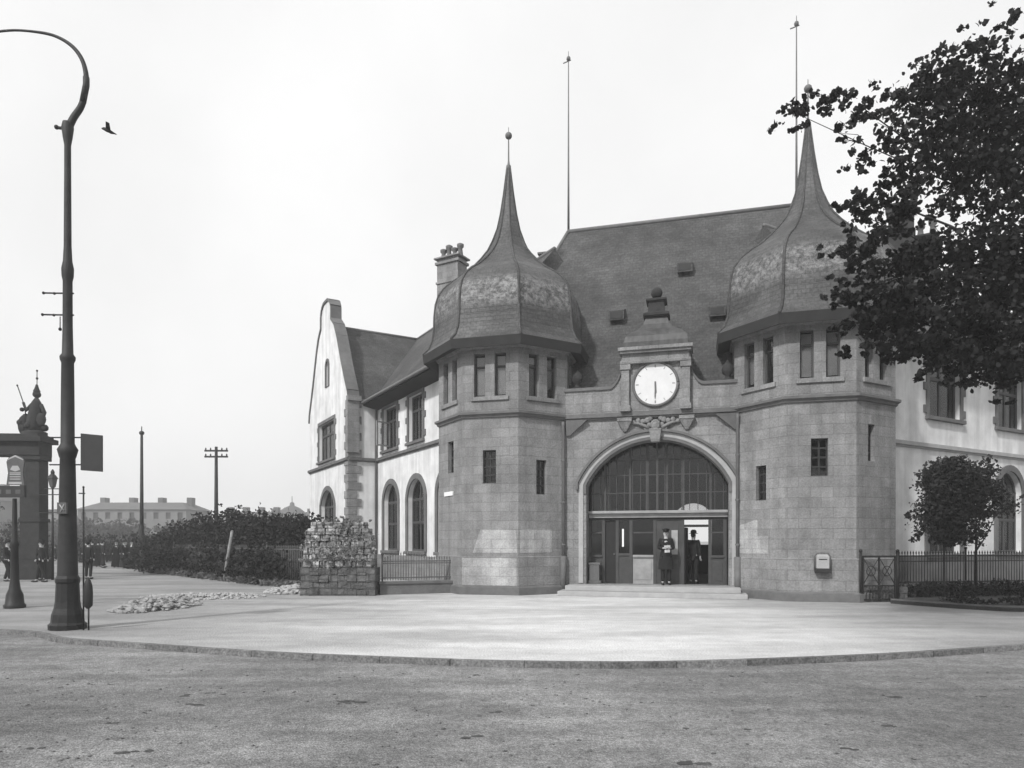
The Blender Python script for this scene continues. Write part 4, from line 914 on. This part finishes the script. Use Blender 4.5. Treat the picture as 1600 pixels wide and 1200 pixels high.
arm = [(.02, 0, 9.95), (.12, 0, 10.15), (.28, 0, 10.4), (.36, 0, 10.75), (.36, 0, 11.05), (.26, 0, 11.35), (.05, 0, 11.6), (-.28, 0, 11.78), (-.7, 0, 11.86), (-1.15, 0, 11.88), (-1.6, 0, 11.80), (-2.0, 0, 11.55)]
sa = smooth_line([(p[0], p[2]) for p in arm], 5)
b = MB(); b.tube([(x, 0, z) for x, z in sa], [max(.022, .070-.05*i/len(sa)*1.3) for i in range(len(sa))], 8); b.tube([(.3, 0, 10.45), (.37, 0, 10.8), (.37, 0, 10.95)], .06, 8); b.build('crook_arm', 'iron_lamp', lamp)
b = MB(); b.lathe((-2.0, 0, 10.9), [(.03, .65), (.06, .55), (.16, .5), (.17, .42), (.2, .35), (.19, .12), (.12, 0), (.02, -.04)], 14); b.build('lamp_globe', 'white', lamp)
b = MB(); b.tube([(0, 0, 9.93), (-.2, 0, 9.95)], .03, 6); b.ball((-.22, 0, 9.96), .045, 8, 6)
for z, L in ((6.66, .48), (6.23, .50)): b.tube([(.12, 0, z), (-L, 0, z+.01)], .016, 6); b.ball((-L, 0, z+.01), .03, 6, 5); b.ball((-L*.55, 0, z), .028, 6, 5)
b.ball((-.15, 0, 5.95), .035, 6, 5); b.tube([(-.15, 0, 5.95), (-.15, 0, 6.2)], .01, 5); b.build('insulator_arms', 'iron', lamp)
b = MB()
for z in (3.80, 3.26): b.tube([(-.36, 0, z), (.28, 0, z)], .014, 6)
b.build('sign_bracket', 'iron', lamp)
b = MB(); b.hexa([(.27, -.02, 3.15), (.69, -.02, 3.12), (.69, .02, 3.12), (.27, .02, 3.15), (.27, -.02, 3.88), (.69, -.02, 3.84), (.69, .02, 3.84), (.27, .02, 3.88)]); b.build('sign_plate', 'panel', lamp)
b = MB(); b.box((-.08, -.20, 2.28), (.10, -.145, 2.50)); b.build('notice_plate', 'ironlight', lamp)
b = MB(); b.tube([(-.01, -.205, 2.32), (.06, -.205, 2.46)], .012, 5); b.tube([(-.03, -.205, 2.46), (.06, -.205, 2.34)], .012, 5); b.build('notice_mark', 'stone_pale', lamp)
# thin post with narrow box beside it
tp = empty('tram_stop_post', (-8.40, 13.55, 0), 0, 'thin dark post with a narrow dark box low down, beside the tall lamp post', 'post')
b = MB(); b.tube([(0, 0, 0), (0, 0, 2.78)], .016, 6); b.tube([(-.09, 0, 2.68), (.03, 0, 2.68)], .012, 5); b.ball((0, 0, 2.8), .024, 6, 5); b.tube([(.10, 0, 0), (.10, 0, .45)], .016, 6); b.build('pole', 'iron', tp)
b = MB(); b.lathe((.09, 0, .42), [(.03, 0), (.085, .06), (.09, .3), (.08, .45), (.05, .55), (.02, .6)], 10, 0, True, False, 1, .8); b.build('box', 'black', tp)
# winged stand-in for the remains of a span wire
bd = empty('bird_stand_in', (-7.95, 13.6, 9.82), R(20), 'small dark winged stand-in for span-wire remains right of the tall lamp post', 'bird_stand_in')
b = MB(); b.tube([(-.11, 0, .02), (-.07, 0, .025), (-.02, 0, .01), (.04, 0, -.01), (.10, 0, -.03), (.15, 0, -.045)], [.012, .03, .04, .032, .018, .008], 8)
b.add([(-.05, 0, .02), (.05, 0, .0), (.06, .20, .05), (.0, .22, .06), (-.04, 0, .03), (.06, -.20, .05), (.0, -.22, .06)], [(0, 1, 2, 3), (4, 6, 5, 1), (0, 3, 4)]); b.build('body', 'black', bd)

# ------------------------------------------------------------------ left edge: sign standard, gateway with statue, lantern
sg = empty('sign_standard', (-12.95, 18.0, 0), 0, 'shorter iron standard with a crested notice board at the far left', 'sign post')
b = MB(); b.lathe((0, 0, 0), [(.24, 0), (.25, .08), (.21, .12), (.19, .35), (.13, .5), (.10, .75), (.085, 1.6), (.11, 1.66), (.07, 1.75), (.05, 2.85)], 10); b.build('standard', 'iron', sg)
b = MB(); b.box((-1.6, -.04, 2.88), (.28, .04, 3.18)); b.build('cross_board', 'panel', sg, .006)
b = MB()
for i, x in enumerate((-.95, -.7, -.45, -.2, .05)): b.box((x, -.046, 2.97), (x+.13, -.041, 3.08))
b.build('lettering', 'ironlight', sg)
b = MB(); Fs = frame((-.18, -.05, 0), (1, 0)); b.plate(Fs, [(0, 3.2), (.46, 3.2), (.42, 3.52), (.46, 3.80), (.40, 3.92), (.23, 3.98), (.06, 3.92), (0, 3.80), (.04, 3.52)], [], .04, 0); nb = b.build('notice_board', 'ironlight', sg)
b = MB(); b.plate(Fs, rect(.06, .40, 3.22, 3.28), [], .004, .006); b.plate(Fs, [(.02, 3.84), (.23, 3.93), (.44, 3.84), (.44, 3.87), (.23, 3.975), (.02, 3.87)], [], .004, .006); b.plate(Fs, [(.10, 3.60), (.23, 3.55), (.36, 3.60), (.30, 3.70), (.16, 3.70)], [], .004, .006)
for z in (3.34, 3.40, 3.46, 3.50): b.plate(Fs, rect(.09, .37, z, z+.025), [], .004, .006)
b.build('lettering', 'stone_pale', nb)
gw = empty('gateway', (-21.75, 31.5, 0), R(4), 'dark stone gateway pier carrying a heavy entablature and a statue at the left edge', 'gateway')
for x in (0, -7.0):
    b = MB(); b.box((x-.62, -.45, 0), (x+.60, .45, .9)); b.box((x-.45, -.35, .9), (x+.40, .35, 5.4)); b.box((x-.50, -.4, 2.6), (x+.46, .4, 2.75)); b.box((x-.54, -.45, 5.4), (x+.50, .45, 5.6)); b.build('pier', 'gatestone', gw, .02)
b = MB(); b.box((-7.6, -.5, 5.6), (.48, .5, 6.2)); b.box((-7.8, -.7, 6.2), (.66, .7, 6.42)); b.box((-7.7, -.6, 6.42), (.5, .6, 6.55)); b.build('entablature', 'gatestone', gw, .02)
b = MB(); rr = random.Random(8)      # statue: seated figure with spear and shield, trophies round it
b.lathe((0, 0, 6.55), [(.5, 0), (.5, .15), (.36, .2)], 10); b.tube([(0, 0, 6.7), (-.02, 0, 7.2), (.05, 0, 7.7), (.08, 0, 8.05), (.08, 0, 8.25)], [.36, .32, .27, .2, .08], 10); b.ball((.09, 0, 8.42), .17, 10, 8); b.lathe((.09, 0, 8.55), [(.16, 0), (.1, .12), (.05, .3), (.02, .34)], 8)
b.tube([(.1, 0, 8.85), (.1, 0, 9.5)], .018, 6); b.ball((.1, 0, 9.15), .06, 6, 5); b.ball((.1, 0, 9.5), .05, 6, 5)
b.tube([(-.1, 0, 7.95), (-.38, 0, 7.7), (-.5, 0, 8.05)], [.11, .09, .06], 8); b.tube([(-.75, 0, 8.8), (-.45, 0, 7.9), (-.3, 0, 6.8)], .022, 6); b.ball((-.76, 0, 8.82), .045, 6, 5); b.tube([(.25, 0, 7.95), (.42, 0, 7.6), (.38, -.1, 7.2)], [.11, .09, .06], 8); b.ball((.35, -.15, 7.25), .3, 10, 8, (.8, .3, 1)); b.ball((-.45, 0, 7.0), .32, 10, 8, (.8, .8, 1.5))
for k in range(14): b.ball((rr.uniform(-.55, .5), rr.uniform(-.3, .3), rr.uniform(6.7, 7.7)), rr.uniform(.08, .17), 7, 5)
b.build('statue', 'gatestone', gw)
ln = empty('gas_lantern', (-20.6, 31.0, 0), 0, 'small gas lantern on a thin post with bracket bars behind the tall lamp post', 'lamp post')
b = MB(); b.tube([(0, 0, 0), (0, 0, 4.1)], [.06, .035], 8); b.box((-1.0, -.02, 3.80), (.75, .02, 3.84)); b.box((-.6, -.02, 3.0), (.3, .02, 3.03)); b.build('post', 'iron', ln)
b = MB(); b.lathe((0, 0, 4.1), [(.05, 0), (.13, .08), (.2, .42), (.2, .44)], 6, 0, False); b.build('lantern_glass', 'ironlight', ln); b = MB(); b.lathe((0, 0, 4.54), [(.25, 0), (.14, .15), (.08, .2), (.09, .3), (.02, .42)], 6, 0, False); b.box((-.38, -.02, 4.06), (.38, .02, 4.1)); b.build('lantern_hood', 'iron', ln)

# poles
def pole(loc, h, arms, label, r=.11):
    t = empty('telegraph_pole', (*loc, 0), 0, label, 'pole'); b = MB(); b.tube([(0, 0, -.1), (0, 0, h*.45), (0, 0, h)], [r*1.25, r, r*.7], 8)
    if not arms: b.lathe((0, 0, 0), [(.2, 0), (.2, .5), (.15, .6), (.15, 2.6), (.12, 2.7)], 8); b.ball((0, 0, h), .13, 8, 6, (1.3, 1, 1)); b.tube([(0, 0, h), (0, 0, h+.4)], .03, 6)
    b.build('mast', 'iron', t)
    for z in arms:
        b = MB(); b.box((-.72, -.05, z-.05), (.72, .05, z+.05))
        for x in (-.65, -.35, .35, .65): b.lathe((x, 0, z+.05), [(.045, 0), (.05, .08), (.02, .14)], 6)
        b.build('crossarm', 'iron', t)
    return t
pole((-22.5, 42), 8.3, (), 'plain tall dark tram pole at the far end of the railing')
pole((-18.4, 43), 7.6, (7.35, 6.98), 'dark telegraph pole with two short crossarms above the tallest bush', .13)

# ------------------------------------------------------------------ far buildings and trees
def far_block(x0, x1, y, h, label, floors=3, roof=2., bays=6, depth=12, steps=()):
    t = empty('far_building', ((x0+x1)/2, y, 0), 0, label, 'building'); w = (x1-x0)/2
    F = frame((-w, 0, 0), (1, 0)); holes = []; H = h-roof; fh = H/floors
    for f in range(floors):
        for i in range(bays):
            c = 2*w*(i+.5)/bays; holes.append((c-.5, c+.5, f*fh+fh*.3, f*fh+fh*.78))
    b = MB(); b.plate(F, rect(0, 2*w, 0, H), [rect(*q)[::-1] for q in holes], .4); b.box((-w, .4, 0), (-w+.4, depth, H)); b.box((w-.4, .4, 0), (w, depth, H)); b.box((-w, depth-.4, 0), (w, depth, H)); b.build('wall', 'far', t)
    for q in holes: g = MB(); g.fbox(F, q[0], q[1], q[2], q[3], -.3, -.25); g.build('window', 'panel', t)
    b = MB(); m = min(2.5, w*.3); b.add([(-w-.4, -.4, H), (w+.4, -.4, H), (w+.4, depth+.4, H), (-w-.4, depth+.4, H), (-w+m, depth*.3, h), (w-m, depth*.3, h), (w-m, depth*.7, h), (-w+m, depth*.7, h)], [(0, 1, 5, 4), (1, 2, 6, 5), (2, 3, 7, 6), (3, 0, 4, 7), (4, 5, 6, 7), (3, 2, 1, 0)]); ro = b.build('roof', 'far_roof', t)
    for x in (-w*.8, -w*.25, w*.3, w*.85):
        b = MB(); b.box((x-.5, depth*.4, h-1), (x+.5, depth*.55, h+1.1)); b.build('chimney', 'far_roof', ro)
far_block(-88, -66, 140, 9.7, 'long far house with a flat-topped roof behind the plain tall pole', 3, 1.6, 9)
far_block(-96, -87, 132, 6.9, 'lower far house left of the flat-topped one', 2, 1.5, 4)
far_block(-64.5, -52, 150, 8.2, 'far house right of the flat-topped one, partly behind the bushes', 2, 3, 5)
far_block(-62, -45.5, 170, 8.8, 'far low house with domed church turret to its right', 2, 3, 6)
far_block(-132, -105, 140, 12.5, 'far tall house at the extreme left behind the gateway', 4, 2.5, 9)
dm = empty('domed_turret', (-52.5, 165, 0), 0, 'tiny far domed turret on the skyline right of the bushes', 'church turret')
b = MB(); b.lathe((0, 0, 0), [(3.4, 0), (3.4, 7.0), (3.7, 7.1), (3.7, 7.4)], 8, 0, False); b.build('drum', 'far', dm); b = MB(); b.lathe((0, 0, 7.4), [(3.5, 0), (3.0, 1.3), (1.8, 2.2), (.6, 2.7), (.5, 3.4), (.1, 3.6), (.08, 5.0)], 12); b.build('dome', 'far_roof', dm)
fr_ = random.Random(21)
ft = [(-84, 118, 5.6, 'far tree standing left of the plain pole before the houses'), (-77.5, 112, 6.2, 'far tree in front of the flat-topped house, left one'), (-71, 108, 5.2, 'far tree in front of the flat-topped house, right one'), (-63, 105, 5.4, 'far tree right of the plain tall pole'), (-56, 100, 5.0, 'far tree just above the near bushes'), (-50, 105, 5.2, 'far tree behind the crossarm pole'), (-92, 110, 7.0, 'far tree seen close beside the tall lamp post'), (-101, 100, 8.0, 'far tree between gateway and tall lamp post'), (-88, 75, 4.3, 'middle-distance tree behind the gateway pier'), (-44, 100, 4.6, 'far tree low on the skyline near the pier')]
for i, (x, y, h, lab) in enumerate(ft):
    t = empty('far_tree', (x, y, 0), 0, lab, 'tree', 'trees before the far houses')
    leaves('crown', [(0, 0, h*.6, 3.4, 2.6, h*.36, 700), (-1.6, 0, h*.5, 2, 2, h*.28, 260), (1.8, 0, h*.52, 2, 2, h*.28, 260), (0, 0, h*.3, 3.2, 2.4, h*.25, 300)], .5, 'far_tree', t, 60+i, False, 7, .3)
    b = MB(); b.tube([(0, 0, 0), (.1, 0, h*.7)], [.25, .1], 7); b.build('trunk', 'bark', t)
for i, (x, y, h, lab) in enumerate([(-26.2, 52, 2.4, 'dark shrub behind the crowd right of the tall lamp post'), (-29.5, 54, 2.6, 'dark shrub behind the middle of the crowd'), (-33.5, 56, 2.6, 'dark shrub behind the left of the crowd'), (-42.5, 60, 4.0, 'dark shrub behind the gateway pier at left'), (-47, 60, 8.0, 'dark tree at the extreme left edge behind the sign standard')]):
    t = empty('shrub', (x, y, 0), 0, lab, 'shrub', 'shrubs behind the crowd')
    leaves('foliage', [(0, 0, h*.45, 2.4, 1.4, h*.45, 1100), (0, 0, h*.25, 2.5, 1.4, h*.25, 600)], .24, 'bush', t, 80+i, False, 8, .22)
    b = MB(); b.tube([(0, 0, 0), (.1, 0, h*.7)], [.12, .05], 6); b.build('stems', 'bark', t)

bx_ = leaves('crowd_shadow_band', [(-60+i*1.55, 56+(i % 3)*.4, .75, 1.2, .6, .75, 420) for i in range(25)], .2, 'bush', None, 77, False, 9, .2); tag(bx_, 'added low dark leaf band standing in for crowd and shadows, behind the crowd at left', 'hedge')  # leaf band added to give the dark mass of crowd and shadows
# ------------------------------------------------------------------ people
def skin(name, V_, E_, m, parent, lv=1, root=0):
    me = bpy.data.meshes.new(name); me.from_pydata([v[0] for v in V_], E_, []); o = bpy.data.objects.new(name, me); COL.objects.link(o)
    sk = o.modifiers.new('s', 'SKIN'); sk.use_smooth_shade = True
    for i, v in enumerate(V_):
        r = v[1]; o.data.skin_vertices[0].data[i].radius = r if isinstance(r, tuple) else (r, r)
    o.data.skin_vertices[0].data[root].use_root = True
    ss = o.modifiers.new('u', 'SUBSURF'); ss.levels = lv; ss.render_levels = lv
    dg = bpy.context.evaluated_depsgraph_get(); me2 = bpy.data.meshes.new_from_object(o.evaluated_get(dg)); me2.name = name
    bpy.data.objects.remove(o)
    me2.materials.clear(); me2.materials.append(M[m]); o2 = bpy.data.objects.new(name, me2); COL.objects.link(o2); o2.parent = parent
    for p in me2.polygons: p.use_smooth = True
    return o2
def person(loc, rz, label, pose='stand', hat='cap', skirt=False, long=False, coat='cloth', group=None, hold=False, detail=True, scale=1.):
    t = empty('person', (*loc[:2], loc[2] if len(loc) > 2 else 0), rz, label, 'person', group); t.scale = (scale,)*3
    hd = {}; V_ = []; E_ = []
    def a(p, r, par=None):
        V_.append((p, r)); 
        if par is not None: E_.append((par, len(V_)-1))
        return len(V_)-1
    stp = .14 if pose == 'walk' else 0
    pel = a((0, 0, .94), (.13, .10)); sp = a((0, -.005, 1.12), (.12, .09), pel); ch = a((0, 0, 1.32), (.15, .10), sp); nk = a((0, .01, 1.47), .055, ch); hb = a((0, 0, 1.55), (.062, .07), nk); hm = a((0, 0, 1.63), (.076, .09), hb); ht = a((0, .01, 1.70), (.06, .07), hm)
    a((0, -.095, 1.61), .014, hm); a((.077, .01, 1.62), (.012, .02), hm); a((-.077, .01, 1.62), (.012, .02), hm)
    joints = {}
    for s_ in (-1, 1):
        sh = (s_*.17, 0, 1.42); i0 = a(sh, .058, ch)
        if hold: el = (s_*.23, -.02, 1.16); wr = (s_*.10, -.24, 1.17)
        elif pose == 'walk': el = (s_*.22, s_*.05, 1.15); wr = (s_*.22, s_*.14-.06, .93)
        else: el = (s_*.22, .01, 1.15); wr = (s_*.22, -.05, .91)
        i1 = a(el, .042, i0); i2 = a(wr, .028, i1)
        d = (Vector(wr)-Vector(el)).normalized(); pm = Vector(wr)+d*.07; ip = a(tuple(pm), (.034, .018), i2)
        side = d.cross(Vector((0, 1, 0))).normalized() if not hold else Vector((0, 0, 1))
        up = d.cross(side)
        if detail:
            for k, L in enumerate((.065, .078, .072, .055)):
                q = pm+side*((k-1.5)*.019)+d*.025; b0 = a(tuple(q), .009, ip); b1 = a(tuple(q+d*L*.55+up*.006), .0085, b0); a(tuple(q+d*L*.9+up*.022), .007, b1)
            q = Vector(wr)+d*.035+side*.03; b0 = a(tuple(q), .010, ip); a(tuple(q+side*.018+d*.03+up*.01), .009, b0)
        joints[s_] = (sh, el, wr)
    for s_ in (-1, 1):
        dy = s_*stp; h0 = a((s_*.09, 0, .88), .085, pel); kn = a((s_*.10, -.02+dy*.6, .49), .055, h0); an = a((s_*.10, .02+dy*1.3, .09), .036, kn); a((s_*.11, -.14+dy*1.3, .03), (.04, .028), an)
    skin('body', V_, E_, 'skin', t, 1)
    # clothes
    C_ = [((0, 0, .96), (.165, .125)), ((0, 0, 1.14), (.15, .115)), ((0, 0, 1.32), (.185, .13)), ((0, .01, 1.45), (.085, .08))]; CE = [(0, 1), (1, 2), (2, 3)]
    if True: C_.append(((0, 0, .74 if not skirt else .9), (.18, .145))); CE.append((0, 4))
    for s_ in (-1, 1):
        sh, el, wr = joints[s_]; n0 = len(C_); C_ += [((sh[0]*1.02, sh[1], sh[2]), .075), (el, .058), (tuple(Vector(el).lerp(Vector(wr), .93)), .043)]; CE += [(2, n0), (n0, n0+1), (n0+1, n0+2)]
    skin('coat', C_, CE, coat, t, 1)
    if long: b = MB(); b.lathe((0, 0, 0), [(.235, .50), (.225, .75), (.185, .98), (.15, 1.1)], 16, 0, True, False, 1, .8); b.build('coat_skirt', coat, t)
    if skirt:
        b = MB(); b.lathe((0, 0, 0), [(.30, .06), (.27, .4), (.22, .75), (.16, 1.0)], 16, 0, True, False, 1, .85); b.build('skirt', coat, t)
    else:
        C_ = [((0, 0, .92), (.14, .11))]; CE = []
        for s_ in (-1, 1):
            dy = s_*stp; n0 = len(C_); C_ += [((s_*.095, 0, .85), .098), ((s_*.10, -.02+dy*.6, .49), .075), ((s_*.10, .02+dy*1.3, .10), .062)]; CE += [(0, n0), (n0, n0+1), (n0+1, n0+2)]
        skin('trousers', C_, CE, coat, t, 1)
    b = MB()
    for s_ in (-1, 1): b.ball((s_*.105, -.05+s_*stp*1.3, .045), .1, 8, 6, (.5, 1.35, .46))
    b.build('shoes', 'black', t)
    b = MB()
    if hat == 'cap': b.lathe((0, .01, 1.675), [(.092, 0), (.094, .05), (.12, .075), (.115, .10), (.02, .115)], 14, 0, True, False, 1, 1.15); b.lathe((0, -.09, 1.675), [(.075, -.005), (.075, .006)], 12, 0, True, False, 1, .7)
    elif hat == 'bowler': b.lathe((0, .0, 1.68), [(.145, 0), (.15, .012), (.096, .02), (.095, .09), (.06, .13), (.01, .14)], 14, 0, True, False, 1, 1.12)
    else: b.lathe((0, .0, 1.69), [(.20, 0), (.20, .015), (.10, .03), (.09, .09), (.02, .11)], 14)
    b.build('hat', coat, t)
    b = MB(); b.ball((0, .025, 1.635), .09, 10, 8, (.9, 1.0, 1.0)); b.build('hair', 'wood_dark', t)
    if detail:
        b = MB()
        for s_ in (-1, 1): b.ball((s_*.03, -.086, 1.635), .009, 6, 5)
        b.tube([(-.025, -.092, 1.575), (.025, -.092, 1.575)], .005, 5); b.tube([(-.03, -.094, 1.588), (0, -.1, 1.592), (.03, -.094, 1.588)], .008, 5)
        b.build('face_features', 'wood_dark', t)
    return t
x, y = B2W(-.98, 22.95)
p1 = person((x, y, .31), R(-5), 'man in dark coat and cap standing in the arched entrance, papers in both hands', 'stand', 'cap', hold=True, long=True, scale=1.03)
pp = empty('paper', (x, y, .31), R(-5), 'white papers held by the man in the entrance', 'paper')
b = MB(); b.hexa([(-.09, -.30, 1.20), (.10, -.31, 1.21), (.10, -.306, 1.21), (-.09, -.296, 1.20), (-.10, -.34, 1.29), (.09, -.35, 1.30), (.09, -.346, 1.30), (-.10, -.336, 1.29)]); b.hexa([(-.08, -.28, 1.06), (.09, -.28, 1.07), (.09, -.276, 1.07), (-.08, -.276, 1.06), (-.08, -.30, 1.15), (.09, -.30, 1.16), (.09, -.296, 1.16), (-.08, -.296, 1.15)]); b.build('sheets', 'paper', pp)
x, y = B2W(-.12, 24.1)
person((x, y, .31), R(140), 'dark figure standing in the open doorway at the right of the entrance', 'stand', 'bowler', detail=True)
crowd = [(-25.3, 46, 0, 'walk', 'bowler', False, 'cloth', 'man in a bowler, rightmost of the far group beyond the lamp post'),
 (-26.0, 45.4, 40, 'stand', 'wide', True, 'cloth', 'woman in dark skirt, second from right in the far group'),
 (-26.6, 46.5, 180, 'walk', 'bowler', False, 'cloth_grey', 'man in grey coat, third from right in the far group'),
 (-27.1, 45.8, 90, 'walk', 'cap', False, 'cloth', 'man in a cap, middle of the far group'),
 (-27.9, 46.6, 200, 'stand', 'wide', True, 'cloth', 'woman in wide hat, left of the middle of the far group'),
 (-28.3, 46, 20, 'walk', 'bowler', False, 'cloth', 'man nearest the lamp post shaft on its right'),
 (-21.6, 29.6, 90, 'walk', 'bowler', False, 'cloth', 'striding man before the gateway pier'),
 (-20.6, 30.3, 180, 'stand', 'cap', False, 'cloth', 'man in a cap just left of the tall lamp post'),
 (-22.9, 30.4, 30, 'stand', 'wide', True, 'cloth_grey', 'woman in a grey skirt left of the gateway pier'),
 (-19.9, 29.2, -60, 'walk', 'bowler', False, 'cloth', 'man half hidden behind the foot of the tall lamp post'),
 (-25.0, 32.8, 120, 'walk', 'cap', False, 'cloth', 'man in a cap near the left edge beside the sign standard'),
 (-24.3, 46.8, 150, 'stand', 'wide', True, 'cloth', 'woman walking alone to the left of the plain tall pole'),
 (-25.9, 48.2, 10, 'walk', 'cap', False, 'cloth', 'man in a cap behind the rightmost walkers of the far group'), (-27.4, 49, 60, 'stand', 'bowler', False, 'cloth', 'man in a bowler standing behind the middle of the far group'), (-29.4, 49.5, 100, 'walk', 'bowler', False, 'cloth', 'man in a bowler farthest back, half behind the lamp shaft')]
for k_, (cx_, cy_, ht_, wh_) in enumerate([(-23.4, 44.5, 'bowler', 'walking just left of the plain tall pole'), (-24.8, 44.2, 'wide', 'in front of the rightmost walkers of the far group'), (-26.4, 44.6, 'bowler', 'in front, nearest of the far group, seen against the darker backs'), (-27.6, 44.8, 'cap', 'in front near the lamp shaft, facing away'), (-28.9, 47.6, 'wide', 'behind the man nearest the lamp shaft'), (-30.3, 44.5, 'bowler', 'half hidden by the lamp shaft on its left side'), (-23.9, 29.5, 'bowler', 'between the sign standard and the gateway pier'), (-22.2, 31.9, 'cap', 'close against the foot of the gateway pier'), (-19.3, 31.5, 'bowler', 'seen in the gap between gateway pier and tall lamp post'), (-25.6, 50, 'bowler', 'farthest small walker between the pole and the far group'), (-24.6, 51, 'cap', 'farthest small walker by the bushes')]):
    crowd.append((cx_, cy_, (k_*67) % 360, 'walk' if k_ % 2 else 'stand', ht_, ht_ == 'wide', 'cloth', ('woman in wide hat ' if ht_ == 'wide' else 'man in a bowler ' if ht_ == 'bowler' else 'man in a cap ')+wh_))
for x, y, rz, ps, ht_, sk_, ct, lab in crowd:
    person((x, y), R(rz), lab, ps, ht_, sk_, False, ct, 'people walking in the distance at left', False, False)

# ------------------------------------------------------------------ air
b = MB(); b.box((-260, -20, -1.2), (260, 300, 26)); hz = bpy.data.materials.new('haze'); hz.use_nodes = True
n = hz.node_tree.nodes; n.clear(); ho = n.new('ShaderNodeOutputMaterial'); pv = n.new('ShaderNodeVolumePrincipled'); pv.inputs['Color'].default_value = g3(.95); pv.inputs['Density'].default_value = .0017
hz.node_tree.links.new(pv.outputs[0], ho.inputs['Volume']); tag(b.build('haze', hz), 'thin pale haze over the whole place', None, kind='stuff')
